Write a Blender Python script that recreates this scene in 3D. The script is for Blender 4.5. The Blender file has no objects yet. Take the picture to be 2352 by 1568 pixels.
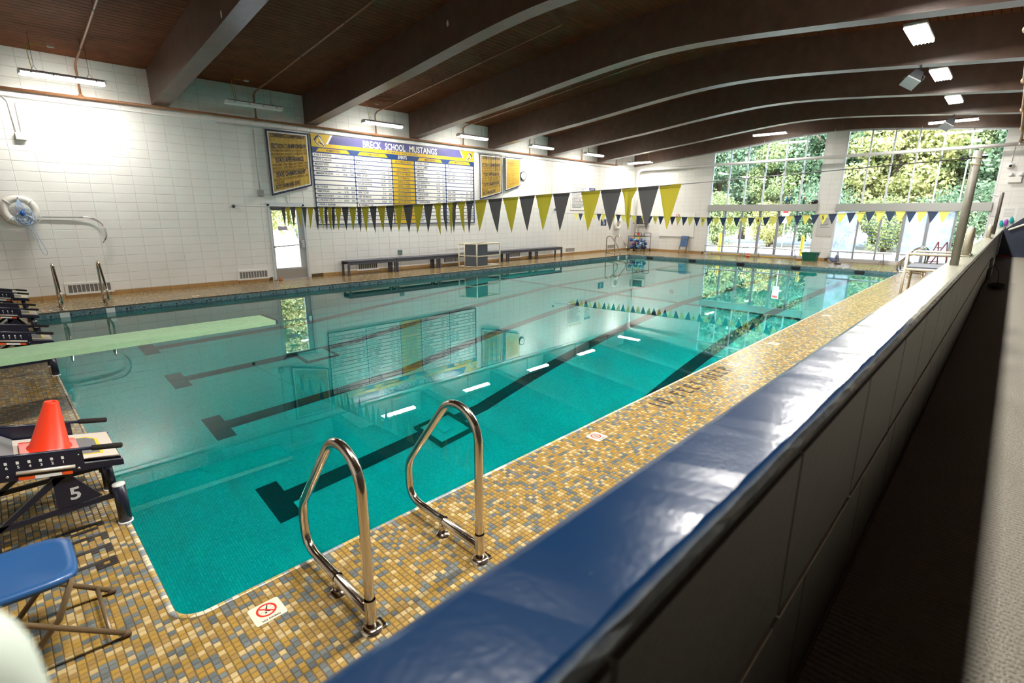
import bpy, bmesh, math, random
import numpy as np
from mathutils import Vector, Matrix
random.seed(7)
rng = np.random.default_rng(7)
PI = math.pi
SC = bpy.context.scene
COL = SC.collection

# ------------------------------------------------------------------ camera
FPX = 1155.447
CAM = np.array([-0.339, -2.549, 1.912])
YAW, PITCH, ROLL = 0.77063, 0.24864, 0.00396
_cy, _sy, _cp, _sp = math.cos(YAW), math.sin(YAW), math.cos(PITCH), math.sin(PITCH)
FWD = np.array([_cy*_cp, _sy*_cp, -_sp])
RGT0 = np.array([_sy, -_cy, 0.0])
UP0 = np.cross(RGT0, FWD)
RGT = math.cos(ROLL)*RGT0 + math.sin(ROLL)*UP0
UPV = -math.sin(ROLL)*RGT0 + math.cos(ROLL)*UP0
cam_data = bpy.data.cameras.new('camera')
cam_data.sensor_width = 36.0
cam_data.lens = FPX*36.0/2352.0
cam_data.clip_start = 0.02
cam_data.clip_end = 500
cam_data.dof.use_dof = True
cam_data.dof.focus_distance = 5.5
cam_data.dof.aperture_fstop = 3.2
cam = bpy.data.objects.new('camera', cam_data)
COL.objects.link(cam)
M = Matrix(((RGT[0], UPV[0], -FWD[0], CAM[0]), (RGT[1], UPV[1], -FWD[1], CAM[1]),
            (RGT[2], UPV[2], -FWD[2], CAM[2]), (0, 0, 0, 1)))
cam.matrix_world = M
SC.camera = cam

def at(x, y, axis, val):
    """photo pixel -> point on the plane axis=val (the surface the thing touches)"""
    d = RGT*(x-1176)/FPX - UPV*(y-784)/FPX + FWD
    i = 'XYZ'.index(axis)
    return CAM + d*((val-CAM[i])/d[i])

# ------------------------------------------------------------------ world, sun, exposure
W = bpy.data.worlds.new('world'); SC.world = W; W.use_nodes = True
nt = W.node_tree; nt.nodes.clear()
sky = nt.nodes.new('ShaderNodeTexSky'); sky.sky_type = 'NISHITA'
sky.sun_disc = False; sky.sun_elevation = math.radians(48); sky.sun_rotation = math.radians(230)
sky.air_density = 1.0; sky.dust_density = 1.5
bg = nt.nodes.new('ShaderNodeBackground'); bg.inputs['Strength'].default_value = 1.4
wo = nt.nodes.new('ShaderNodeOutputWorld')
nt.links.new(sky.outputs[0], bg.inputs['Color']); nt.links.new(bg.outputs[0], wo.inputs['Surface'])
sd = bpy.data.lights.new('sun', 'SUN'); sd.energy = 5.2; sd.angle = math.radians(0.6); sd.color = (1, .95, .86)
sun = bpy.data.objects.new('sun', sd); COL.objects.link(sun)
_sdir = Vector((-0.62, 0.10, 0.80)).normalized()      # towards the sun: behind the building
sun.rotation_euler = _sdir.to_track_quat('Z', 'Y').to_euler()
SC.view_settings.view_transform = 'Standard'
SC.view_settings.look = 'None'
SC.view_settings.gamma = 1.0
SC.view_settings.use_curve_mapping = False
SC.view_settings.exposure = 0.98
SC.cycles.use_denoising = True
SC.cycles.max_bounces = 9
SC.cycles.diffuse_bounces = 4
SC.cycles.glossy_bounces = 5
SC.cycles.transmission_bounces = 6
SC.cycles.transparent_max_bounces = 16
SC.cycles.sample_clamp_indirect = 0.0
SC.cycles.caustics_refractive = True
SC.cycles.caustics_reflective = False
SC.cycles.use_adaptive_sampling = True
SC.cycles.adaptive_threshold = 0.03
LAMP = 34.0      # glow of the fluorescent lens itself
BAY = 18.0
STRIP_W = 31.0  # watts of one strip light, of one high bay
BAY_W = 162.0

# ------------------------------------------------------------------ materials
MATS = {}
def node(t, typ, **kw):
    n = t.nodes.new(typ)
    for k, v in kw.items():
        if hasattr(n, k) and not k[0].isupper():
            setattr(n, k, v)
        else:
            n.inputs[k].default_value = v
    return n
def mat(name, col, rough=0.5, metal=0.0, spec=0.5, noise=0.0, nscale=8.0, bump=0.0, bscale=60.0, emit=None, coat=0.0):
    if name in MATS: return MATS[name]
    m = bpy.data.materials.new(name); m.use_nodes = True; MATS[name] = m
    t = m.node_tree; b = t.nodes['Principled BSDF']
    b.inputs['Base Color'].default_value = (*col, 1)
    b.inputs['Roughness'].default_value = rough
    b.inputs['Metallic'].default_value = metal
    b.inputs['Specular IOR Level'].default_value = spec
    if coat: b.inputs['Coat Weight'].default_value = coat
    if noise or bump:
        g = t.nodes.new('ShaderNodeNewGeometry')
    if noise:
        n = node(t, 'ShaderNodeTexNoise', Scale=nscale, Detail=5.0, Roughness=0.6)
        t.links.new(g.outputs['Position'], n.inputs['Vector'])
        r = t.nodes.new('ShaderNodeMapRange'); r.inputs[1].default_value = .3; r.inputs[2].default_value = .7
        r.inputs[3].default_value = 1-noise; r.inputs[4].default_value = 1+noise
        t.links.new(n.outputs['Fac'], r.inputs[0])
        mx = node(t, 'ShaderNodeVectorMath', operation='SCALE'); mx.inputs[0].default_value = col
        t.links.new(r.outputs[0], mx.inputs['Scale'])
        t.links.new(mx.outputs[0], b.inputs['Base Color'])
    if bump:
        n2 = node(t, 'ShaderNodeTexNoise', Scale=bscale, Detail=3.0)
        t.links.new(g.outputs['Position'], n2.inputs['Vector'])
        bp = node(t, 'ShaderNodeBump', Strength=bump, Distance=0.01)
        t.links.new(n2.outputs['Fac'], bp.inputs['Height']); t.links.new(bp.outputs[0], b.inputs['Normal'])
    if emit:
        b.inputs['Emission Color'].default_value = (*emit[:3], 1); b.inputs['Emission Strength'].default_value = emit[3]
    return m

def tile_mat(name, pitch, stops, grout, gw, rough=0.35, bump=0.0, axes='XY', vari=0.10, gradient=None):
    """mosaic: one random colour per grid cell, grout lines between; position based"""
    if name in MATS: return MATS[name]
    m = bpy.data.materials.new(name); m.use_nodes = True; MATS[name] = m
    t = m.node_tree; b = t.nodes['Principled BSDF']; b.inputs['Roughness'].default_value = rough
    g = t.nodes.new('ShaderNodeNewGeometry')
    sc = node(t, 'ShaderNodeVectorMath', operation='SCALE'); sc.inputs['Scale'].default_value = 1/pitch
    t.links.new(g.outputs['Position'], sc.inputs[0])
    # small shift so that faces lying exactly on a cell limit stay inside one cell
    ad = node(t, 'ShaderNodeVectorMath', operation='ADD'); ad.inputs[1].default_value = (.0, .0, .37)
    t.links.new(sc.outputs[0], ad.inputs[0])
    fl = node(t, 'ShaderNodeVectorMath', operation='FLOOR'); t.links.new(ad.outputs[0], fl.inputs[0])
    keep = node(t, 'ShaderNodeVectorMath', operation='MULTIPLY')
    keep.inputs[1].default_value = tuple(1.0 if c in axes else 0.0 for c in 'XYZ')
    t.links.new(fl.outputs[0], keep.inputs[0])
    wn = node(t, 'ShaderNodeTexWhiteNoise', noise_dimensions='3D'); t.links.new(keep.outputs[0], wn.inputs['Vector'])
    cr = t.nodes.new('ShaderNodeValToRGB'); cr.color_ramp.interpolation = 'CONSTANT'
    el = cr.color_ramp.elements
    while len(el) < len(stops): el.new(0.5)
    for e, (p, c) in zip(el, stops): e.position = p; e.color = (*c, 1)
    t.links.new(wn.outputs['Value'], cr.inputs['Fac'])
    # slight per tile value change
    sep = t.nodes.new('ShaderNodeSeparateColor'); t.links.new(wn.outputs['Color'], sep.inputs[0])
    mr = t.nodes.new('ShaderNodeMapRange'); mr.inputs[3].default_value = 1-vari; mr.inputs[4].default_value = 1+vari
    t.links.new(sep.outputs[1], mr.inputs[0])
    vm = node(t, 'ShaderNodeVectorMath', operation='SCALE'); t.links.new(cr.outputs[0], vm.inputs[0]); t.links.new(mr.outputs[0], vm.inputs['Scale'])
    last = vm.outputs[0]
    if gw > 0:
        fr = node(t, 'ShaderNodeVectorMath', operation='FRACTION'); t.links.new(ad.outputs[0], fr.inputs[0])
        s2 = t.nodes.new('ShaderNodeSeparateXYZ'); t.links.new(fr.outputs[0], s2.inputs[0])
        prev = None
        for c in axes:
            a = node(t, 'ShaderNodeMath', operation='GREATER_THAN'); a.inputs[1].default_value = 1-gw
            t.links.new(s2.outputs['XYZ'.index(c)], a.inputs[0])
            if prev is None: prev = a
            else:
                mxx = node(t, 'ShaderNodeMath', operation='MAXIMUM'); t.links.new(prev.outputs[0], mxx.inputs[0]); t.links.new(a.outputs[0], mxx.inputs[1]); prev = mxx
        mix = node(t, 'ShaderNodeMix', data_type='RGBA'); mix.inputs[7].default_value = (*grout, 1)
        t.links.new(prev.outputs[0], mix.inputs[0]); t.links.new(last, mix.inputs[6]); last = mix.outputs[2]
    t.links.new(last, b.inputs['Base Color'])
    if bump:
        n2 = node(t, 'ShaderNodeTexNoise', Scale=90.0); t.links.new(g.outputs['Position'], n2.inputs['Vector'])
        bp = node(t, 'ShaderNodeBump', Strength=bump, Distance=0.004); t.links.new(n2.outputs['Fac'], bp.inputs['Height']); t.links.new(bp.outputs[0], b.inputs['Normal'])
    return m
OCH = (.33, .205, .050); TAN = (.46, .345, .165); GRY = (.115, .13, .13); GR2 = (.15, .165, .16); OC2 = (.29, .185, .062)
TP = 0.032
DECKST = [(0, OCH), (.27, TAN), (.45, GRY), (.60, GR2), (.72, OC2)]
M_deck = tile_mat('deck mosaic', TP, DECKST, (.11, .075, .03), .09, .24, .10)
M_tile = tile_mat('deck mosaic tile', TP, DECKST, (0, 0, 0), 0, .24, .10)
M_grout = mat('brown grout', (.11, .075, .03), .9)
M_nose = tile_mat('pool nosing tile', TP, [(0, (.66, .58, .40)), (.3, (.46, .31, .10)), (.62, (.25, .27, .28))], (.1, .08, .05), .08, .3, axes='XY')
M_poolt = tile_mat('pool tile', .027, [(0, (.30, .60, .57)), (.5, (.275, .575, .55))], (.13, .32, .31), .10, .4, axes='XY')
M_poolw = tile_mat('pool wall tile', .027, [(0, (.30, .60, .57)), (.5, (.275, .575, .55))], (.13, .32, .31), .10, .4, axes='XYZ')
M_band = tile_mat('waterline tile', .035, [(0, (.15, .27, .30)), (.35, (.20, .32, .36)), (.7, (.11, .20, .25))], (.05, .09, .10), .12, .3, axes='XYZ')
M_lane = tile_mat('black lane tile', .027, [(0, (.012, .018, .024)), (.5, (.02, .024, .03))], (.05, .12, .12), .10, .4, axes='XY')
M_black_tile = mat('black deck tile', (.035, .028, .025), .4)
M_wall = mat('white painted block', (.82, .82, .805), .42, noise=.03, nscale=1.5, bump=.12, bscale=120)
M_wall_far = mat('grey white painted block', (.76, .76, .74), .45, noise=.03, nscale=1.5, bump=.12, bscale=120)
M_joint = mat('painted block joint', (.66, .66, .645), .6)
M_base = mat('tan base tile', (.42, .25, .10), .35, noise=.08)
M_ceil = mat('stained ceiling board', (.15, .052, .020), .75, spec=.25, noise=.25, nscale=3, bump=.1)
M_beam = mat('brown painted beam', (.115, .070, .052), .36, noise=.2, nscale=4, bump=.15, bscale=40)
M_pipe = mat('copper brown pipe', (.30, .135, .06), .45)
M_pipe2 = mat('dull bronze pipe', (.30, .20, .12), .5)
M_steel = mat('polished steel', (.62, .55, .47), .16, metal=1.0)
M_chrome = mat('bright steel', (.72, .72, .72), .15, metal=1.0)
M_alu = mat('brushed aluminium', (.55, .56, .58), .35, metal=.7)
M_white = mat('white enamel', (.80, .80, .78), .35)
M_cream = mat('cream pvc pipe', (.72, .66, .52), .4)
M_cream2 = mat('cream sign plate', (.66, .60, .46), .35)
M_grey = mat('grey metal', (.28, .29, .30), .4)
M_dgrey = mat('dark grey plastic', (.06, .065, .07), .45)
M_black = mat('black', (.012, .012, .014), .5)
M_foam = mat('black foam grip', (.016, .013, .011), .95, bump=.6, bscale=200)
M_navyf = mat('navy powder coat', (.012, .013, .028), .3)
M_slate = mat('slate bench plastic', (.075, .078, .105), .5, noise=.08)
M_slate2 = mat('slate mat panel', (.10, .115, .145), .7, noise=.1, nscale=30)
M_navy = mat('navy print', (.012, .045, .17), .4)
M_navyd = mat('dark navy print', (.01, .018, .06), .45)
M_gold = mat('gold print', (.62, .41, .015), .4)
M_golds = mat('old gold satin', (.50, .32, .045), .35, noise=.12, nscale=4)
M_plate = mat('off white strip', (.80, .79, .76), .4)
M_ink = mat('navy ink', (.015, .022, .06), .6)
M_inkg = mat('brown ink', (.16, .10, .02), .6)
M_red = mat('red print', (.65, .02, .012), .4)
M_redo = mat('orange red sticker', (.80, .09, .01), .4)
M_cone = mat('orange red cone plastic', (.78, .045, .012), .32)
M_bluec = mat('blue chair plastic', (.02, .085, .235), .33)
M_bronze = mat('bronze chair tube', (.17, .115, .06), .4, metal=.3)
M_board = mat('pale green board', (.32, .52, .31), .75, noise=.08, nscale=12, bump=.3, bscale=150)
M_pad = mat('sand grip pad', (.60, .54, .46), .9, bump=.4, bscale=250)
M_padg = mat('grey grip pad', (.17, .175, .18), .9)
M_yel = mat('yellow line', (.75, .55, .02), .6)
M_green = mat('green tote', (.01, .12, .08), .4)
M_yellow = mat('yellow paint', (.80, .52, .02), .45)
M_rubber = mat('dark rubber', (.02, .02, .02), .8)
M_concrete = mat('grey concrete', (.36, .33, .27), .8, noise=.12, nscale=6, bump=.3)
M_paper = mat('paper', (.82, .82, .80), .7)
M_teal = mat('teal cloth', (.02, .38, .40), .7)
M_purple = mat('purple cloth', (.35, .08, .5), .7)
M_pink = mat('pink cloth', (.75, .10, .30), .7)
M_rope = mat('blue white rope', (.36, .52, .75), .8)
M_wire = mat('thin wire', (.10, .10, .11), .5)
M_ringw = mat('life ring vinyl', (.84, .81, .76), .45)
M_towel = mat('blue swim mesh', (.03, .10, .33), .8, noise=.5, nscale=40)
M_towel2 = mat('light blue swim bottle', (.22, .40, .62), .6, noise=.5, nscale=60)
M_frame_w = mat('white window frame', (.72, .74, .78), .35)
M_frame_g = mat('grey window frame', (.34, .35, .38), .35)
M_door = mat('grey door', (.50, .52, .53), .35)
M_kick = mat('steel kick plate', (.42, .39, .35), .35, metal=.8)
M_bark = mat('bark', (.10, .07, .05), .9)
M_ground = mat('pale concrete paving', (.80, .76, .68), .9, noise=.05, nscale=.6)
M_lens = mat('fluorescent lens', (.9, .9, .9), .4, emit=(1, .94, .82, LAMP))
M_lens_off = mat('unlit lens', (.75, .77, .78), .35)
M_bay = mat('high bay lens', (.9, .9, .9), .4, emit=(1, .97, .90, BAY))

def leaf_mat(name, c1, c2):
    m = bpy.data.materials.new(name); m.use_nodes = True; MATS[name] = m
    t = m.node_tree; t.nodes.clear()
    o = t.nodes.new('ShaderNodeOutputMaterial')
    g = t.nodes.new('ShaderNodeNewGeometry')
    cr = t.nodes.new('ShaderNodeValToRGB')
    cr.color_ramp.elements[0].color = (*c1, 1); cr.color_ramp.elements[1].color = (*c2, 1)
    t.links.new(g.outputs['Random Per Island'], cr.inputs['Fac'])
    d = t.nodes.new('ShaderNodeBsdfDiffuse'); tr = t.nodes.new('ShaderNodeBsdfTranslucent'); mx = t.nodes.new('ShaderNodeMixShader')
    mx.inputs[0].default_value = .35
    t.links.new(cr.outputs[0], d.inputs[0]); t.links.new(cr.outputs[0], tr.inputs[0])
    t.links.new(d.outputs[0], mx.inputs[1]); t.links.new(tr.outputs[0], mx.inputs[2]); t.links.new(mx.outputs[0], o.inputs[0])
    return m
M_leaf = [leaf_mat('bright green leaves', (.10, .16, .06), (.38, .45, .20)),
          leaf_mat('deep green leaves', (.045, .095, .05), (.22, .32, .18)),
          leaf_mat('yellow green leaves', (.19, .23, .07), (.56, .54, .24))]

def glass_mat(name, haze, tint=(1, 1, 1)):
    m = bpy.data.materials.new(name); m.use_nodes = True; MATS[name] = m
    t = m.node_tree; t.nodes.clear(); o = t.nodes.new('ShaderNodeOutputMaterial')
    tr = t.nodes.new('ShaderNodeBsdfTransparent'); tr.inputs[0].default_value = (*tint, 1)
    gl = t.nodes.new('ShaderNodeBsdfGlossy'); gl.inputs['Roughness'].default_value = 0.0
    fr = t.nodes.new('ShaderNodeFresnel'); fr.inputs[0].default_value = 1.5
    mx = t.nodes.new('ShaderNodeMixShader')
    t.links.new(fr.outputs[0], mx.inputs[0]); t.links.new(tr.outputs[0], mx.inputs[1]); t.links.new(gl.outputs[0], mx.inputs[2])
    last = mx
    if haze:
        df = t.nodes.new('ShaderNodeBsdfDiffuse'); df.inputs[0].default_value = (.85, .9, .95, 1)
        tl = t.nodes.new('ShaderNodeBsdfTranslucent'); tl.inputs[0].default_value = (.85, .9, .95, 1)
        m2 = t.nodes.new('ShaderNodeMixShader'); m2.inputs[0].default_value = .7
        t.links.new(df.outputs[0], m2.inputs[1]); t.links.new(tl.outputs[0], m2.inputs[2])
        g = t.nodes.new('ShaderNodeNewGeometry'); n = node(t, 'ShaderNodeTexNoise', Scale=2.2, Detail=4.0)
        t.links.new(g.outputs['Position'], n.inputs['Vector'])
        r = t.nodes.new('ShaderNodeMapRange'); r.inputs[1].default_value = .3; r.inputs[2].default_value = .65; r.inputs[3].default_value = haze*.35; r.inputs[4].default_value = haze
        t.links.new(n.outputs['Fac'], r.inputs[0])
        m3 = t.nodes.new('ShaderNodeMixShader'); t.links.new(r.outputs[0], m3.inputs[0])
        t.links.new(mx.outputs[0], m3.inputs[1]); t.links.new(m2.outputs[0], m3.inputs[2]); last = m3
    t.links.new(last.outputs[0], o.inputs[0])
    return m
M_glass = glass_mat('window glass', 0)
M_fog = glass_mat('fogged window glass', .75)

def water_mat():
    m = bpy.data.materials.new('pool water'); m.use_nodes = True
    t = m.node_tree; t.nodes.clear(); o = t.nodes.new('ShaderNodeOutputMaterial')
    re = t.nodes.new('ShaderNodeBsdfRefraction'); re.inputs['IOR'].default_value = 1.333; re.inputs['Roughness'].default_value = 0
    re.inputs['Color'].default_value = (.07, .96, .96, 1)
    gl = t.nodes.new('ShaderNodeBsdfGlossy'); gl.inputs['Roughness'].default_value = 0; gl.inputs['Color'].default_value = (.97, 1, 1, 1)
    fr = t.nodes.new('ShaderNodeFresnel'); fr.inputs['IOR'].default_value = 1.333
    mx = t.nodes.new('ShaderNodeMixShader')
    t.links.new(fr.outputs[0], mx.inputs[0]); t.links.new(re.outputs[0], mx.inputs[1]); t.links.new(gl.outputs[0], mx.inputs[2])
    t.links.new(mx.outputs[0], o.inputs[0])
    return m
M_water = water_mat()

def pennant_mat(name, col):
    m = bpy.data.materials.new(name); m.use_nodes = True; MATS[name] = m
    t = m.node_tree; t.nodes.clear(); o = t.nodes.new('ShaderNodeOutputMaterial')
    d = t.nodes.new('ShaderNodeBsdfDiffuse'); d.inputs[0].default_value = (*col, 1)
    tr = t.nodes.new('ShaderNodeBsdfTranslucent'); tr.inputs[0].default_value = (*col, 1)
    mx = t.nodes.new('ShaderNodeMixShader'); mx.inputs[0].default_value = .35
    t.links.new(d.outputs[0], mx.inputs[1]); t.links.new(tr.outputs[0], mx.inputs[2]); t.links.new(mx.outputs[0], o.inputs[0])
    return m
M_pen_y = pennant_mat('yellow pennant cloth', (.45, .40, .045))
M_pen_d = pennant_mat('charcoal pennant cloth', (.10, .10, .105))
M_pen_y2 = pennant_mat('pale yellow pennant cloth', (.85, .78, .18))
M_pen_d2 = pennant_mat('navy pennant cloth', (.05, .07, .12))

def parapet_mat():
    """blue paint on the coping, worn to the cream undercoat farther along"""
    m = bpy.data.materials.new('worn blue coping paint'); m.use_nodes = True
    t = m.node_tree; b = t.nodes['Principled BSDF']
    g = t.nodes.new('ShaderNodeNewGeometry')
    s = t.nodes.new('ShaderNodeSeparateXYZ'); t.links.new(g.outputs['Position'], s.inputs[0])
    n = node(t, 'ShaderNodeTexNoise', Scale=5.0, Detail=8.0, Roughness=.65)
    mp = t.nodes.new('ShaderNodeMapping'); mp.inputs['Scale'].default_value = (2.2, .6, 1)
    t.links.new(g.outputs['Position'], mp.inputs['Vector']); t.links.new(mp.outputs[0], n.inputs['Vector'])
    r = t.nodes.new('ShaderNodeMapRange'); r.inputs[1].default_value = 1.3; r.inputs[2].default_value = 2.5; r.inputs[3].default_value = -.55; r.inputs[4].default_value = .75
    t.links.new(s.outputs[0], r.inputs[0])
    a = node(t, 'ShaderNodeMath', operation='ADD'); t.links.new(r.outputs[0], a.inputs[0]); t.links.new(n.outputs['Fac'], a.inputs[1])
    ss = t.nodes.new('ShaderNodeMapRange'); ss.interpolation_type = 'SMOOTHSTEP'; ss.inputs[1].default_value = .45; ss.inputs[2].default_value = .95
    t.links.new(a.outputs[0], ss.inputs[0])
    # chips
    v = node(t, 'ShaderNodeTexNoise', Scale=23.0, Detail=6.0, Roughness=.7); t.links.new(g.outputs['Position'], v.inputs['Vector'])
    c = node(t, 'ShaderNodeMapRange'); c.inputs[1].default_value = .69; c.inputs[2].default_value = .74
    t.links.new(v.outputs['Fac'], c.inputs[0])
    cm = node(t, 'ShaderNodeMath', operation='MULTIPLY'); cm.inputs[1].default_value = .55; t.links.new(c.outputs[0], cm.inputs[0])
    mxf = node(t, 'ShaderNodeMath', operation='MAXIMUM'); t.links.new(ss.outputs[0], mxf.inputs[0]); t.links.new(cm.outputs[0], mxf.inputs[1])
    prevf = mxf
    for y0_, y1_ in ((-2.331, -2.342), (-2.200, -2.192)):          # paint rubbed off both long edges
        e_ = t.nodes.new('ShaderNodeMapRange'); e_.inputs[1].default_value = y0_; e_.inputs[2].default_value = y1_; e_.inputs[4].default_value = .75
        t.links.new(s.outputs[1], e_.inputs[0])
        em = node(t, 'ShaderNodeMath', operation='MULTIPLY'); t.links.new(e_.outputs[0], em.inputs[0]); t.links.new(v.outputs['Fac'], em.inputs[1])
        mm = node(t, 'ShaderNodeMath', operation='MAXIMUM'); t.links.new(prevf.outputs[0], mm.inputs[0]); t.links.new(em.outputs[0], mm.inputs[1]); prevf = mm
    mxf = prevf
    mix = node(t, 'ShaderNodeMix', data_type='RGBA'); mix.inputs[6].default_value = (.0025, .020, .062, 1); mix.inputs[7].default_value = (.30, .30, .24, 1)
    t.links.new(mxf.outputs[0], mix.inputs[0]); t.links.new(mix.outputs[2], b.inputs['Base Color'])
    b.inputs['Roughness'].default_value = .20; b.inputs['Specular IOR Level'].default_value = .20
    n2 = node(t, 'ShaderNodeTexNoise', Scale=110.0, Detail=4.0); t.links.new(g.outputs['Position'], n2.inputs['Vector'])
    bp = node(t, 'ShaderNodeBump', Strength=.16, Distance=.002); t.links.new(n2.outputs['Fac'], bp.inputs['Height']); t.links.new(bp.outputs[0], b.inputs['Normal'])
    return m
M_coping = parapet_mat()
M_parside = mat('dark brown wall paint', (.030, .025, .021), .45, noise=.15, bump=.15, bscale=70)

def mat_rib():
    m = bpy.data.materials.new('ribbed rubber runner'); m.use_nodes = True
    t = m.node_tree; b = t.nodes['Principled BSDF']; b.inputs['Roughness'].default_value = .6
    b.inputs['Base Color'].default_value = (.13, .115, .086, 1)
    g = t.nodes.new('ShaderNodeNewGeometry')
    w = node(t, 'ShaderNodeTexWave', wave_type='BANDS', bands_direction='X', Scale=14.0, Distortion=1.2)
    w.inputs['Detail'].default_value = 0; w.inputs['Detail Scale'].default_value = 10
    t.links.new(g.outputs['Position'], w.inputs['Vector'])
    bp = node(t, 'ShaderNodeBump', Strength=.6, Distance=.01); t.links.new(w.outputs['Fac'], bp.inputs['Height']); t.links.new(bp.outputs[0], b.inputs['Normal'])
    return m
M_rib = mat_rib()

# ------------------------------------------------------------------ mesh helpers
class MB:
    def __init__(s): s.v = []; s.f = []; s.sm = []; s.mi = []; s.cur = 0
    def add(s, vs, fs, smooth=False):
        o = len(s.v); s.v.extend([tuple(map(float, p)) for p in vs])
        for f in fs: s.f.append(tuple(i+o for i in f)); s.sm.append(smooth); s.mi.append(s.cur)
        return s
    def box(s, x0, x1, y0, y1, z0, z1):
        return s.add([(x0,y0,z0),(x1,y0,z0),(x1,y1,z0),(x0,y1,z0),(x0,y0,z1),(x1,y0,z1),(x1,y1,z1),(x0,y1,z1)],
                     [(0,3,2,1),(4,5,6,7),(0,1,5,4),(1,2,6,5),(2,3,7,6),(3,0,4,7)])
    def bbox(s, x0, x1, y0, y1, z0, z1, b=.01):
        """box with chamfered vertical and horizontal edges"""
        vs = []; 
        for z, k in ((z0, b), (z0+b, 0), (z1-b, 0), (z1, b)):
            xa, xb, ya, yb = x0+k, x1-k, y0+k, y1-k
            c = b if k == 0 else b*.6
            vs += [(xa+c,ya,z),(xb-c,ya,z),(xb,ya+c,z),(xb,yb-c,z),(xb-c,yb,z),(xa+c,yb,z),(xa,yb-c,z),(xa,ya+c,z)]
        fs = [tuple(reversed(range(8))), tuple(range(24, 32))]
        for l in range(3):
            for i in range(8):
                j = (i+1) % 8; fs.append((l*8+i, l*8+j, l*8+8+j, l*8+8+i))
        return s.add(vs, fs)
    def quad(s, a, b, c, d): return s.add([a, b, c, d], [(0, 1, 2, 3)])
    def prism(s, poly, axis, a, b, cap=True):
        """2D polygon extruded along axis from a to b. poly in the other two axes in cyclic order (X:(y,z) Y:(x,z) Z:(x,y))"""
        n = len(poly); vs = []
        for t in (a, b):
            for p in poly:
                vs.append((t, p[0], p[1]) if axis == 'X' else (p[0], t, p[1]) if axis == 'Y' else (p[0], p[1], t))
        fs = [(i, (i+1) % n, n+(i+1) % n, n+i) for i in range(n)]
        if cap: fs += [tuple(reversed(range(n))), tuple(range(n, 2*n))]
        return s.add(vs, fs)
    def tube(s, path, r, n=10, cap=True, closed=False):
        P = [Vector(p) for p in path]; m = len(P)
        rs = r if isinstance(r, (list, tuple)) else [r]*m
        T = []
        for i in range(m):
            if closed: d = P[(i+1) % m]-P[i-1]
            else: d = P[min(i+1, m-1)]-P[max(i-1, 0)]
            T.append(d.normalized())
        up = Vector((0, 0, 1)) if abs(T[0].z) < .9 else Vector((1, 0, 0))
        u = T[0].cross(up).normalized(); vs = []
        for i in range(m):
            u = (u - T[i]*u.dot(T[i])).normalized(); w = T[i].cross(u)
            for k in range(n):
                a = 2*PI*k/n; vs.append(P[i]+u*(rs[i]*math.cos(a))+w*(rs[i]*math.sin(a)))
        fs = []
        for i in range(m if closed else m-1):
            j = (i+1) % m
            for k in range(n):
                l = (k+1) % n; fs.append((i*n+k, i*n+l, j*n+l, j*n+k))
        s.add(vs, fs, True)
        if cap and not closed:
            o = len(s.v)-len(vs)
            s.f.append(tuple(o+k for k in reversed(range(n)))); s.sm.append(False); s.mi.append(s.cur)
            s.f.append(tuple(o+(m-1)*n+k for k in range(n))); s.sm.append(False); s.mi.append(s.cur)
        return s
    def lathe(s, prof, c, n=20, axis='Z'):
        """profile (r, h) turned about an axis through c"""
        vs = []
        for r, h in prof:
            for k in range(n):
                a = 2*PI*k/n; x, y = r*math.cos(a), r*math.sin(a)
                p = (x, y, h) if axis == 'Z' else (h, x, y) if axis == 'X' else (y, h, x)
                vs.append((c[0]+p[0], c[1]+p[1], c[2]+p[2]))
        fs = []
        for i in range(len(prof)-1):
            for k in range(n):
                l = (k+1) % n; fs.append((i*n+k, i*n+l, i*n+n+l, i*n+n+k))
        return s.add(vs, fs, True)
    def ball(s, c, r, n=10, sc=(1, 1, 1)):
        m = n//2+1; vs = []; fs = []
        for i in range(m+1):
            t = PI*i/m
            for k in range(n):
                a = 2*PI*k/n
                vs.append((c[0]+r*sc[0]*math.sin(t)*math.cos(a), c[1]+r*sc[1]*math.sin(t)*math.sin(a), c[2]+r*sc[2]*math.cos(t)))
        for i in range(m):
            for k in range(n):
                l = (k+1) % n; fs.append((i*n+k, i*n+n+k, i*n+n+l, i*n+l))
        return s.add(vs, fs, True)
    def xform(s, fn): s.v = [tuple(fn(p)) for p in s.v]; return s
    def mesh(s, name, mats):
        me = bpy.data.meshes.new(name)
        me.from_pydata(s.v, [], s.f)
        for m in (mats if isinstance(mats, (list, tuple)) else [mats]): me.materials.append(m)
        me.polygons.foreach_set('use_smooth', s.sm)
        me.polygons.foreach_set('material_index', s.mi)
        me.update()
        return me

def obj(name, mb, m, parent=None):
    me = mb if isinstance(mb, bpy.types.Mesh) else mb.mesh(name, m)
    o = bpy.data.objects.new(name, me); COL.objects.link(o)
    if parent is not None:
        o.parent = parent
    return o
def base_of(o):
    """world offset of a root Empty chain"""
    v = Vector((0, 0, 0)); p = o
    while p is not None: v += p.location; p = p.parent
    return v
SPLIT = {'hanger', 'bolt', 'foot_cap', 'column', 'bracket', 'banner_rail_bar', 'strap', 'elbow', 'drop', 'step', 'coil', 'guard_bar', 'adjust_hole', 'screw', 'loose_end'}
TINY = {'row_lettering', 'lettering', 'rule_lines', 'notice_lines', 'clips', 'louvres', 'adjust_number', 'perforations', 'wire_mesh', 'coils', 'handwriting', 'foot_marks', 'joint_bead', 'print',
        'water_lines', 'marker_writing', 'fin_lettering', 'title_lettering', 'header_lettering', 'heading', 'heading_lettering', 'hands', 'tie_cord', 'crown'}
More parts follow.
